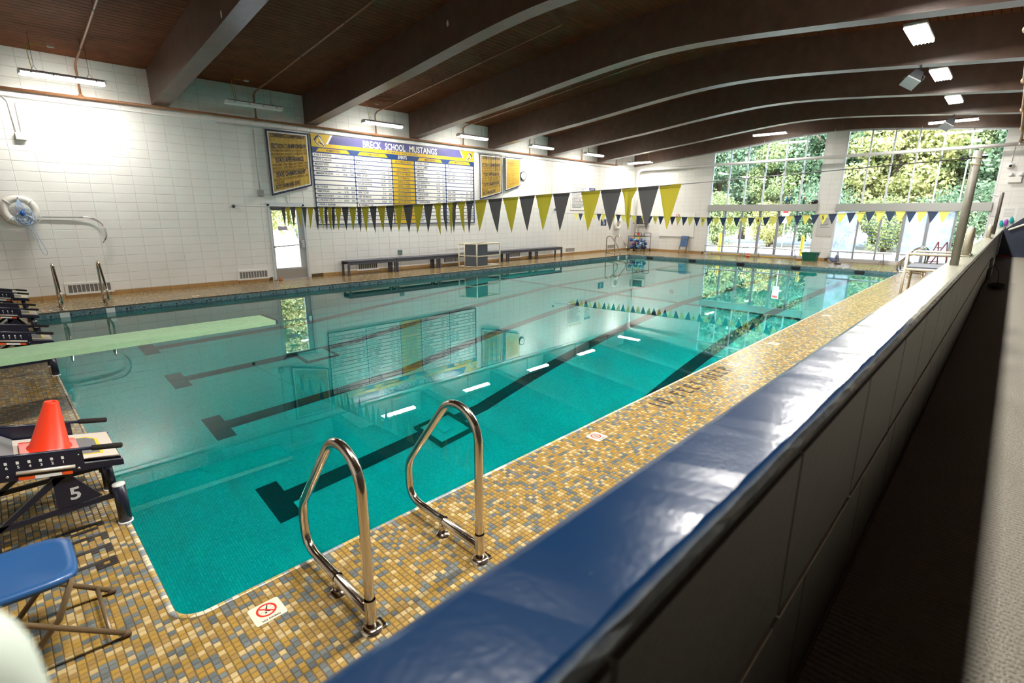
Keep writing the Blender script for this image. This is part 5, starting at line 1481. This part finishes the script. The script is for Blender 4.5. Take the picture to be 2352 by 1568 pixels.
def win_bench(label, L):
    t = thing('window_bench', (0, 0, 0), label, 'bench', 'aluminium benches along the windows')
    b = MB(); b.bbox(-.13, .13, -L/2, L/2, .41, .45, .008); part('seat', b, M_alu, t)
    for s in (-1, 1):
        b = MB(); y = s*(L/2-.28)
        b.tube(fillet([(-.13, y-.06, 0), (-.05, y, .41), (.05, y, .41), (.13, y-.06, 0)], .02), .012, 8); b.tube([(-.13, y+.09, 0), (-.05, y, .41)], .010, 8); part('leg', b, M_alu, t)
    return t
wb = win_bench('left aluminium bench before the left bank of windows', 2.12); wb.location = (24.42, 7.15, 0)
dup(wb, (24.42, 4.95, 0), 0, 'aluminium bench before the left windows, beside the green tote'); dup(wb, (24.42, 1.75, 0), 0, 'aluminium bench before the right windows, right of the green tote'); dup(wb, (24.42, -.62, 0), 0, 'aluminium bench behind the cream platform at the right windows')
t = thing('storage_tote', (24.35, 3.5, 0), 'green plastic storage tote on the deck before the window pier', 'tote')
cx, cy = 24.2, 3.48
b = MB(); b.add([(cx+sx*a, cy+sy*c, z) for z, a, c in ((0, .17, .24), (.34, .21, .29), (.34, .19, .27), (.03, .15, .22)) for sx, sy in ((-1, -1), (1, -1), (1, 1), (-1, 1))],
      [(l*4+k, l*4+(k+1) % 4, l*4+4+(k+1) % 4, l*4+4+k) for l in range(3) for k in range(4)]+[(3, 2, 1, 0), (12, 13, 14, 15)]); part('body', b, M_green, t)
b = MB(); q = [(cx+sx*.225, cy+sy*.305) for sx, sy in ((-1, -1), (1, -1), (1, 1), (-1, 1))]; b.tube([(x, y, .345) for x, y in q], .018, 8, closed=True); part('rim', b, M_green, t)
for s in (-1, 1):
    b = MB(); b.bbox(cx-.07, cx+.07, cy+s*.31-.025, cy+s*.31+.025, .27, .31, .008); part('handle', b, M_green, t)
b = MB(); b.tube([(24.72, 8.2, .06), (24.66, 4.2, .025)], .020, 8)
solo('yellow_pole', b, M_yellow, 'long yellow pole lying on the deck along the left windows', 'pole')
t = thing('orange_bucket', (24.55, 6.05, 0), 'small orange and white bucket under the window benches', 'bucket')
b = MB(); b.lathe([(0, 0), (.07, 0), (.09, .17), (.085, .17), (.07, .02)], (24.22, 6.05, .0), 14); part('body', b, M_redo, t)
b = MB(); b.lathe([(.079, .07), (.085, .11)], (24.22, 6.05, .001), 14); part('band', b, M_white, t)
p = at(1842, 596, 'Z', .03); b = MB(); b.bbox(p[0]-.08, p[0]+.08, p[1]+.02, p[1]+.22, 0, .06, .01); solo('orange_brick', b, mat('orange brick', (.5, .16, .02), .6), 'orange rubber brick on the deck left of the green tote', 'dive brick')
p = at(1924, 606, 'Z', .01); b = MB(); b.bbox(p[0]-.06, p[0]+.06, p[1]-.11, p[1]+.11, 0, .04, .01); solo('black_brick', b, M_black, 'small black block on the deck right of the green tote', 'dive brick')
p = at(1921, 592, 'Z', .05); b = MB(); b.ball((24.42, 2.62, .09), .15, 12, (.7, 1.4, .55)); b.v = [(x, y+.05*math.sin(9*z), max(.002, z+.05*math.sin(14*y))) for x, y, z in b.v]; b.ball((24.42, 2.55, .19), .08, 10, (.8, .9, 1.3)); solo('draped_towel', b, mat('grey blue towel', (.13, .15, .27), .9), 'grey blue towel heaped under the right window bench', 'towel')
# trophies on the transom ledge
def ledge(px): 
    p = at(px, 470, 'X', 24.80); return p[1]
t = thing('trophy', (24.80, ledge(1809), 2.37), 'blue and silver trophy standing on the window ledge', 'trophy'); y = ledge(1809)
b = MB(); b.bbox(24.76, 24.84, y-.09, y+.09, 2.37, 2.41, .006); part('base', b, mat('brown trophy base', (.2, .1, .04), .5), t)
b = MB()
for s in (-1, 1): b.tube([(24.8, y+s*.06, 2.41), (24.8, y+s*.06, 2.68)], .028, 8)
part('column', b, mat('metallic blue', (.02, .2, .5), .25, metal=.5), t)
b = MB(); b.bbox(24.76, 24.84, y-.10, y+.10, 2.68, 2.71, .006); part('shelf', b, M_white, t)
b = MB(); b.lathe([(.03, 0), (.012, .06), (.05, .12), (.055, .18), (.03, .20), (.045, .25), (.02, .29), (0, .30)], (24.8, y, 2.71), 12); part('figure', b, M_chrome, t)
y = ledge(1845); t = thing('ledge_bottle', (24.80, y, 2.37), 'green bottle with a red cap on the window ledge', 'bottle')
b = MB(); b.lathe([(0, 0), (.04, 0), (.04, .16), (.02, .2)], (24.8, y, 2.37), 12); part('body', b, M_green, t); b = MB(); b.lathe([(.025, .2), (.03, .27), (0, .28)], (24.8, y, 2.37), 12); part('cap', b, M_red, t)
y = ledge(1858); b = MB(); b.ball((24.8, y, 2.42), .05, 12); solo('ledge_ball', b, mat('terracotta ball', (.55, .18, .08), .5), 'small terracotta coloured ball on the window ledge', 'ball')
y = ledge(1873); b = MB(); b.ball((24.79, y, 2.46), .09, 12, (.9, 1, 1)); b.bbox(24.72, 24.84, y+.06, y+.16, 2.37, 2.46, .02); solo('swim_goggles_case', b, M_black, 'black rounded object on the window ledge by the pier', 'case')
t = thing('pier_notice', (24.84, 3.25, .95), 'pale notice sheet on the pier between the windows', 'notice')
b = MB(); b.box(24.82, 24.838, 2.97, 3.55, 1.02, 1.98); part('sheet', b, mat('pale grey sheet', (.60, .60, .58), .5), t)
b = MB()
for k in range(7): scrawl(b, (24.817, 3.42, 1.75-.06*k), (0, -1, 0), ZW, .018, .34-.05*(k % 3), k)
part('lettering', b, M_ink, t)
b = MB()
for y in (3.0, 3.52):
    for z in (1.05, 1.95): b.ball((24.817, y, z), .012, 6)
part('screw', b, M_dgrey, t)

# ------------------------------------------------------------------ pennant lines
def ropeline(X, pix):
    return [(at(px, py, 'X', X)[1], at(px, py, 'X', X)[2]) for px, py in pix]
def pennant(yL, yR, zL, zR, X, h, m, parent, kind, rnd, dX=0):
    """cloth triangle hanging from a rope; yL > yR (screen left is +Y)"""
    b = MB(); nu, nv = 8, 9; vs = []; idx = []
    curl = rnd.uniform(-1, 1); fold = rnd.uniform(.6, 1.0) if kind else rnd.uniform(.05, .22)
    yc = (yL+yR)/2+rnd.uniform(-.02, .02); tip = rnd.uniform(-.025, .025)
    for j in range(nv+1):
        v = j/nv; wv = (1-v)**.92
        for i in range(nu+1):
            u = i/nu; y = yL+(yR-yL)*u; zt = zL+(zR-zL)*u
            yy = yc+(y-yc)*wv*(1-(.35*fold if kind else 0)*math.sin(PI*min(1, v*1.4))*.8)+tip*v*v
            xx = X+dX*(u-.5)+fold*.05*math.sin(u*7.5+curl*3)*(wv*.9+.1)*min(1, v*2.5)+.03*curl*v*v
            vs.append((xx, yy, zt-.012-(h)*v))
    fs = [(j*(nu+1)+i, (j+1)*(nu+1)+i, (j+1)*(nu+1)+i+1, j*(nu+1)+i+1) for j in range(nv) for i in range(nu)]
    b.add(vs, fs, True)
    # hem rolled round the rope
    for j in (0,):
        b.add([(X-.003, yL, zL+.006), (X-.003, yR, zR+.006), (X-.003, yR, zR-.028), (X-.003, yL, zL-.028), (X+.003, yL, zL+.006), (X+.003, yR, zR+.006), (X+.003, yR, zR-.028), (X+.003, yL, zL-.028)], [(0,3,2,1),(4,5,6,7),(0,1,5,4),(2,3,7,6)])
    return part('pennant', b, m, parent)
RP1 = [(640, 476), (800, 476), (900, 473.5), (1000, 468), (1090, 462), (1240, 448), (1400, 437), (1565, 423), (2240, 362)]
def X1(y): return 4.86-.045*y
def on1(px):
    py = interp(px, RP1); X = 4.6
    for _ in range(6): p = at(px, py, 'X', X); X = X1(p[1])
    return p
t = thing('pennant_line', (4.6, 5, 2.0), 'near line of yellow and charcoal pennants across the pool', 'pennant line')
sp = [(150,187),(187,222),(222,265),(265,310),(310,352),(352,402),(402,440),(440,482),(485,512),(505,545),(542,570),(567,620),(620,675),(675,735),(737,772),(772,833),(833,893),(893,960),(960,1028),(1028,1095),(1095,1172),(1172,1253),(1253,1327),(1327,1395),(1395,1435),(1437,1478),(1478,1510),(1510,1577),(1580,1640),(1648,1742),(1752,1860),(1865,1985),(1992,2112),(2118,2248),(2252,2382)]
sp = [(600+a/3.36, 600+c/3.36) for a, c in sp]+[(1335, 1379.3), (1380, 1427.7), (1428.3, 1463.4), (1465.3, 1513.5), (1514.3, 1565)]
rd = random.Random(11)
for k, (pa, pc) in enumerate(sp):
    L_, R_ = on1(pa), on1(pc); wdt = L_[1]-R_[1]
    pennant(L_[1], R_[1], L_[2], R_[2], (L_[0]+R_[0])/2, .435+rd.uniform(-.015, .02), M_pen_d if k % 2 == 0 else M_pen_y, t, wdt < .215, rd)
P0 = on1(640); Pe = on1(2238)
b = MB(); pts = [(P0[0], WY-.02, P0[2]+.06)]+[tuple(on1(x)) for x in (640, 800, 1000, 1240, 1565)]+[(Pe[0], Pe[1], Pe[2])]
b.tube(pts, .0045, 6); part('rope', b, M_wire, t)
RP2 = [(1360, 490.5), (1503, 497), (1610, 500), (1740, 500), (1900, 492), (2010, 486)]
t = thing('pennant_line', (18.2, 5, 1.7), 'far line of yellow and navy pennants with lane numbers', 'pennant line')
def z2(y): 
    q = sorted((at(px, py, 'X', 18.2)[1], at(px, py, 'X', 18.2)[2]) for px, py in RP2); return interp(y, q)
y = 11.62; k = 0; pit = .2425; c5 = (11.62-9.56)/pit
nums = {9.56: '1', 7.62: '2', 5.74: '3', 3.80: '4', 1.86: '5'}
ys_ = [7.62+pit*(i) for i in range(16, -37, -1)]
for i, yc in enumerate(ys_):
    m_i = 16-i
    yel = (m_i % 2 == 0)
    if yc < -1.25 or yc > 11.75: continue
    pn = pennant(yc+.115, yc-.115, z2(yc+.115), z2(yc-.115), 18.2, .30, M_pen_y2 if yel else M_pen_d2, t, False, rd)
    if m_i % 8 == 0:
        n_ = 2-m_i//8
        if 1 <= n_ <= 5:
            b = MB(); text(b, str(n_), (18.165, yc+.0, z2(yc)-.145), (0, -1, 0), ZW, .10, align='C', width=.065); part('lane_number', b, M_black, pn)
b = MB(); b.tube([(18.2, WY-.02, z2(11.6)+.05)]+[(18.2, y, z2(y)) for y in (11.6, 8, 5, 2, -.5, -1.4)]+[(18.2, -2.25, 1.86)], .005, 6); part('rope', b, M_wire, t)
# ------------------------------------------------------------------ on the parapet
p = at(2203, 600, 'Z', PT); px_, py_ = Pe[0], -2.262
t = thing('flag_pole', (px_, py_, PT), 'thick grey post on the parapet holding the near pennant line', 'post')
zt = at(2243, 346, 'X', px_)[2]
pb0 = at(2207, 600, 'Z', PT)
xb, yb2 = pb0[0], -2.262
b = MB(); b.tube([(px_, py_, PT), (px_, py_, zt)], .028, 16); part('pole', b, mat('weathered grey paint', (.26, .25, .21), .45, noise=.1, nscale=20), t)
b = MB()
for dz in (.0, -.045, -.05): b.tube([(px_+.031*math.cos(q), py_+.031*math.sin(q), Pe[2]+dz+.008*math.sin(q)) for q in np.linspace(0, 2*PI, 14)[:-1]], .004, 5, closed=True)
part('tie_cord', b, mat('cream cord', (.7, .62, .4), .8), t)
b = MB(); b.tube([(px_+.004*math.cos(q)-.03, py_+.065+.018*math.cos(q), Pe[2]+.018*math.sin(q)) for q in np.linspace(0, 2*PI, 12)[:-1]], .005, 5, closed=True); b.tube([(px_, py_+.05, Pe[2]), (px_, py_-.06, Pe[2]+.004)], .007, 6); part('hook', b, M_black, t)
def stub(label, x, y, h, m):
    t = thing('pipe_stub', (x, y, PT), label, 'pipe stub')
    b = MB(); b.tube(fillet([(x, y, PT), (x, y, PT+h), (x+.35, y, PT+h-.02), (x+.35, y, PT)], .10, 8), .028, 12); part('hoop', b, m, t)
    for xx in (x, x+.35):
        b = MB(); b.bbox(xx-.05, xx+.05, y-.04, y+.04, PT, PT+.012, .004); part('flange', b, m, t)
    b = MB(); b.tube([(x, y, PT+.10), (x+.35, y, PT+.10)], .014, 8); part('crossbar', b, m, t)
stub('low weathered pipe hoop on the parapet behind the thick post', 6.15, -2.262, .26, mat('tan weathered paint', (.42, .39, .30), .5))
stub('small pipe bracket farther along the parapet', 11.6, -2.262, .21, mat('tan weathered paint', (.42, .39, .30), .5))
t = thing('slim_post', (14.6, -2.262, PT), 'slim dark post standing on the far part of the parapet', 'post')
b = MB(); b.tube([(14.6, -2.262, PT), (14.6, -2.262, 2.38)], .03, 10); part('post', b, mat('dark brown post', (.07, .055, .05), .5), t)
b = MB(); b.tube([(14.6, -2.20, 2.30), (14.6, -2.1, 2.34), (14.6, -2.28, 2.33)], .008, 5); part('tie', b, M_white, t)
# pale rounded rail end close to the lens at lower left
t = thing('rail_end', (-.32, -2.262, PT), 'blurred pale green white rail end in the lower left corner', 'rail end')
q = at(8, 1470, 'Y', -2.262)
b = MB(); b.tube(fillet([(q[0]-.012, -2.262, PT), (q[0]-.022, -2.262, q[2]+.01), (q[0]-.20, -2.262, q[2]+.03)], .03, 8), .030, 14); part('rail', b, mat('pale green white paint', (.55, .62, .54), .5), t)
b = MB(); b.bbox(q[0]-.06, q[0]+.035, -2.30, -2.225, PT, PT+.008, .003); part('flange', b, mat('pale green white paint', (.55, .62, .54), .5), t)

# outer face box and cable
t = thing('power_box', (9.6, -2.37, 1.1), 'dark electrical box fixed on the walkway side of the parapet', 'electrical box')
p = at(2268, 625, 'Y', PO0)
b = MB(); b.bbox(p[0]-.35, p[0]+.5, PO0-.06, PO0-.004, max(p[2]-.12, GZ+.03), p[2]+.06, .01); part('box', b, M_dgrey, t)
b = MB(); b.bbox(p[0]+.3, p[0]+1.1, PO0-.05, PO0-.004, p[2]+.08, p[2]+.22, .01); part('upper_box', b, M_grey, t)
t = thing('cable_coil', (6.0, -2.5, GZ+.012), 'coil of black cable on the rubber runner', 'cable')
pc_ = at(2290, 660, 'Z', GZ+.02); b = MB(); rr = random.Random(4)
for k in range(6):
    R = rr.uniform(.08, .13); cx, cy = pc_[0]+rr.uniform(-.08, .08), pc_[1]+rr.uniform(-.02, .02)
    b.tube([(cx+2.2*R*math.cos(a), cy+R*.8*math.sin(a), GZ+.022+.012*k*.6) for a in np.linspace(0, 2*PI, 22)[:-1]], .008, 6, closed=True)
part('coil', b, M_rubber, t)
b = MB(); b.tube(fillet([(pc_[0], pc_[1], GZ+.04), (pc_[0]+.8, pc_[1]+.02, GZ+.2), (p[0]+.6, PO0-.06, p[2]+.1)], .2), .007, 6); part('lead', b, M_rubber, t)
# navy guard panel at the end of the walkway
t = thing('guard_panel', (20, -2.8, GZ), 'dark navy sloping guard panel at the end of the walkway', 'panel')
b = MB(); b.prism([(-2.35, GZ), (-2.35, 1.50), (-2.72, 1.87), (-3.6, 2.3), (-3.6, GZ)], 'X', 20.0, 20.08); part('panel', b, mat('navy panel', (.012, .018, .04), .5), t)
b = MB(); b.tube([(19.9, -2.46, 1.52), (19.9, -3.6, 2.12)], .028, 10); part('handrail', b, M_cream, t)
b = MB(); b.box(19.97, 20.0, -2.62, -2.40, GZ, GZ+.05); part('red_edge', b, M_red, t)
# far right wall things
t = thing('security_camera', (24.8, -2.1, 3.4), 'white dome camera on the wall right of the windows', 'camera'); p = at(2321, 381, 'X', 24.8)
b = MB(); b.lathe([(.11, .05), (.11, 0), (.08, -.06), (0, -.10)], (24.82, p[1], p[2]), 16, 'X'); part('dome', b, M_white, t); b = MB(); b.ball((24.72, p[1], p[2]), .045, 10); part('eye', b, M_black, t)
b = MB(); b.tube([(24.83, p[1], p[2]+.1), (24.83, p[1], 4.2)], .012, 6); part('conduit', b, M_white, t)
t = thing('emergency_light', (24.8, -2.2, 3.2), 'white twin head emergency light right of the windows', 'emergency light'); p = at(2331, 413, 'X', 24.8)
b = MB(); b.bbox(24.72, 24.845, p[1]-.17, p[1]+.17, p[2]-.09, p[2]+.10, .012); part('case', b, M_white, t)
for s in (-1, 1):
    b = MB(); b.lathe([(.0, -.05), (.075, -.05), (.06, .03), (.02, .05)], (24.76, p[1]+s*.13, p[2]+.18), 14, 'X'); part('lamp_head', b, M_white, t)
t = thing('wall_poster', (24.84, -2.2, 1.8), 'white paper notice on the wall right of the windows', 'notice'); p = at(2318, 490, 'X', 24.84)
b = MB(); b.box(24.835, 24.845, p[1]-.20, p[1]+.22, p[2]-.25, p[2]+.25); part('sheet', b, M_paper, t)
b = MB()
for k in range(6): b.box(24.833, 24.835, p[1]-.12, p[1]+.14, p[2]+.14-.05*k, p[2]+.15-.05*k)
part('print', b, M_grey, t)
for i, (px, py, m, s) in enumerate(((2300, 513, M_teal, 'teal swim cap hanging left of the purple one'), (2311, 510, M_purple, 'purple swim cap hanging between teal ones'), (2323, 507, M_teal, 'teal swim cap hanging right of the purple one'))):
    p = at(px, py, 'X', 24.75); b = MB(); b.ball((24.76, p[1], p[2]), .09, 10, (.5, .62, 1.3)); b.v = [(x, y, z+.03*math.sin(20*y)) for x, y, z in b.v]; solo('bathing_hat', b, m, s, 'swim cap', 'swim caps by the windows')
# red step ladder near the right windows
t = thing('step_ladder', (23.6, -.9, 0), 'red step ladder standing by the right windows', 'ladder'); p = at(2160, 575, 'X', 23.4)
for s in (-1, 1):
    b = MB(); b.tube([(23.3, p[1]+.35+s*.05, 0), (23.4, p[1]+s*.12-.02, 1.0)], .02, 6); part('rail', b, mat('red brown steel', (.25, .05, .05), .5), t)
    b = MB(); b.tube([(23.75, p[1]-.1+s*.12, 0), (23.45, p[1]+s*.12-.02, 1.0)], .018, 6); part('back_rail', b, mat('red brown steel', (.25, .05, .05), .5), t)
for k in range(3):
    z = .28+.25*k; b = MB(); b.box(23.33, 23.43, p[1]-.02, p[1]+.30-.09*k, z, z+.03); part('step', b, mat('red brown steel', (.25, .05, .05), .5), t)

# ------------------------------------------------------------------ outside: ground, bollards, trees
g = MB(); g.quad((FX+.2, -30, -.06), (70, -30, -.06), (70, 60, -.06), (FX+.2, 60, -.06)); g.quad((-20, WY+.2, -.06), (FX+.2, WY+.2, -.06), (FX+.2, 60, -.06), (-20, 60, -.06))
struct('ground', g, M_ground)
for px, x, s in ((1838, 26.6, 'yellow bollard outside the left windows, beside the pier'), (1650, 26.8, 'yellow bollard outside at the left end of the windows'), (1944, 26.6, 'yellow bollard outside the right windows')):
    p = at(px, 590, 'X', x); b = MB(); b.lathe([(.075, 0), (.075, .95), (.06, 1.02), (0, 1.05)], (x, p[1], -.06), 14); solo('bollard', b, M_yellow, s, 'bollard', 'yellow bollards')
p = at(1796, 560, 'X', 28.5); t = thing('sign_post', (28.5, p[1], -.06), 'white sign on a thin post outside the left windows', 'sign')
b = MB(); b.tube([(28.5, p[1], -.06), (28.5, p[1], 2.1)], .025, 8); part('post', b, M_white, t)
b = MB(); b.bbox(28.46, 28.48, p[1]-.16, p[1]+.16, 1.5, 2.15, .006); part('panel', b, M_paper, t); b = MB(); b.box(28.452, 28.46, p[1]-.13, p[1]+.13, 2.0, 2.12); part('red_band', b, M_red, t)
def crown_mesh(seed, n, m, leaf, W2, H):
    """leaves gathered on overlapping clumps filling a W2 x W2 x H crown, metres"""
    r = np.random.default_rng(seed)
    nc = 60
    cen = r.normal(0, 1, (nc, 3)); cen /= np.linalg.norm(cen, axis=1)[:, None]; cen *= r.uniform(.45, .95, (nc, 1))
    cen = cen*np.array([W2*.8, W2*.8, H*.44])+np.array([0, 0, H*.5])
    rad = r.uniform(.16, .30, nc)*W2*1.25
    c = r.integers(0, nc, n); d = r.normal(0, 1, (n, 3)); d /= np.linalg.norm(d, axis=1)[:, None]
    p = cen[c]+d*(rad[c]*r.uniform(.6, 1.0, n))[:, None]*np.array([1, 1, .8])
    p[:, 2] = np.maximum(p[:, 2], .05)
    u = d+r.normal(0, .6, (n, 3)); nn = u/np.linalg.norm(u, axis=1)[:, None]
    u = np.cross(nn, r.normal(0, 1, (n, 3))); u /= np.linalg.norm(u, axis=1)[:, None]
    w = np.cross(nn, u)
    s = leaf*r.uniform(.6, 1.4, (n, 1))
    v = np.stack([p+u*s, p+w*s*.6, p-u*s, p-w*s*.6], 1).reshape(-1, 3)
    me = bpy.data.meshes.new('crown'); me.from_pydata(v.tolist(), [], np.arange(4*n).reshape(n, 4).tolist()); me.materials.append(m); me.update(); return me
CR = [crown_mesh(1, 26000, M_leaf[0], .085, 2.8, 9), crown_mesh(2, 26000, M_leaf[1], .085, 2.8, 9), crown_mesh(3, 26000, M_leaf[2], .085, 2.8, 9)]
SH = [crown_mesh(4+k, 9000, M_leaf[k], .06, 1.9, 3.2) for k in range(3)]
tb = MB(); tb.tube([(0, 0, 0), (.15, .1, 4), (0, 0, 8.5)], [.22, .16, .06], 8)
for q in range(6):
    a = q*1.3; tb.tube([(.1, .05, 3+.8*q), (2.2*math.cos(a), 2.2*math.sin(a), 4.6+.7*q)], [.08, .025], 6)
TRUNK = tb.mesh('trunk', M_bark)
tb = MB()
for q in range(5):
    a = q*1.3; tb.tube([(.08*math.cos(a), .08*math.sin(a), 0), (.9*math.cos(a), .9*math.sin(a), 2.2)], [.04, .012], 6)
STEM = tb.mesh('stem', M_bark)
def tree(x, y, h, w, kind, label, z0=-.06, low=.0):
    t = thing('tree' if h > 5 else 'shrub', (x, y, z0), label, 'tree' if h > 5 else 'shrub', 'trees outside the windows' if h > 5 else 'shrubs outside the windows')
    big = h > 5; k = h/(9 if big else 3.2)
    c = obj('crown', (CR if big else SH)[kind], None, t); c['kind'] = 'stuff'; c.scale = (k, k, k); c.rotation_euler = (0, 0, (x*7+y*3) % 6.28)
    o = obj('trunk' if big else 'stem', TRUNK if big else STEM, None, t); o.scale = (k, k, k)
rt = random.Random(21)
kinds = ['sunlit bright green', 'deep green', 'yellow green']
places = ['behind the left end of the left windows', 'behind the second column of the left windows', 'behind the middle of the left windows', 'behind the right part of the left windows', 'behind the pier between the windows', 'behind the left part of the right windows', 'behind the middle of the right windows', 'behind the right part of the right windows', 'behind the right end of the right windows', 'beyond the right wall corner', 'far left of the windows']
ypos = [16.0, 12.5, 9.4, 6.2, 3.0, 0.2, -2.6, -5.2, -8.0, -11, 20]
for i, (y, pl) in enumerate(zip(ypos, places)):
    k = [0, 1, 0, 1, 2, 0, 1, 0, 1, 1, 0][i]
    tree(37+rt.uniform(-1.2, 1.2), y+rt.uniform(-.4, .4), rt.uniform(8.5, 11), rt.uniform(5.0, 6.2), k, 'tall %s tree %s' % (kinds[k], pl), low=.05)
for i, y in enumerate([18, 13.5, 9.0, 4.5, 0.0, -4.5, -9]):
    k = [1, 1, 1, 0, 1, 1, 0][i]
    tree(43+rt.uniform(-1, 1), y, rt.uniform(12, 14), rt.uniform(6.5, 8), k, '%s tree in the back row, %s one from the left' % (kinds[k], ['first', 'second', 'third', 'fourth', 'fifth', 'sixth', 'seventh'][i]), low=.04)
for i, y in enumerate([14.5, 11.5, 8.4, 5.6, 2.4, -.6, -3.4, -6.6]):
    k = [2, 0, 2, 1, 0, 1, 0, 1][i]
    t_ = 'low %s shrub at the edge of the paving, %s one from the left' % (kinds[k], ['first', 'second', 'third', 'fourth', 'fifth', 'sixth', 'seventh', 'eighth'][i])
    tree(34+rt.uniform(-.6, .6), y, rt.uniform(2.6, 4.2), rt.uniform(3.2, 4.2), k, t_)
for i, (x, y, h, k, s) in enumerate(((9.0, 23, 8, 2, 'yellow green tree seen through the door glass'), (12.5, 26, 10, 0, 'bright green tree behind it through the door glass'), (6.5, 26, 9, 1, 'deep green tree left of the view through the door'))):
    tree(x, y, h, 6.0, k, s, low=.02)
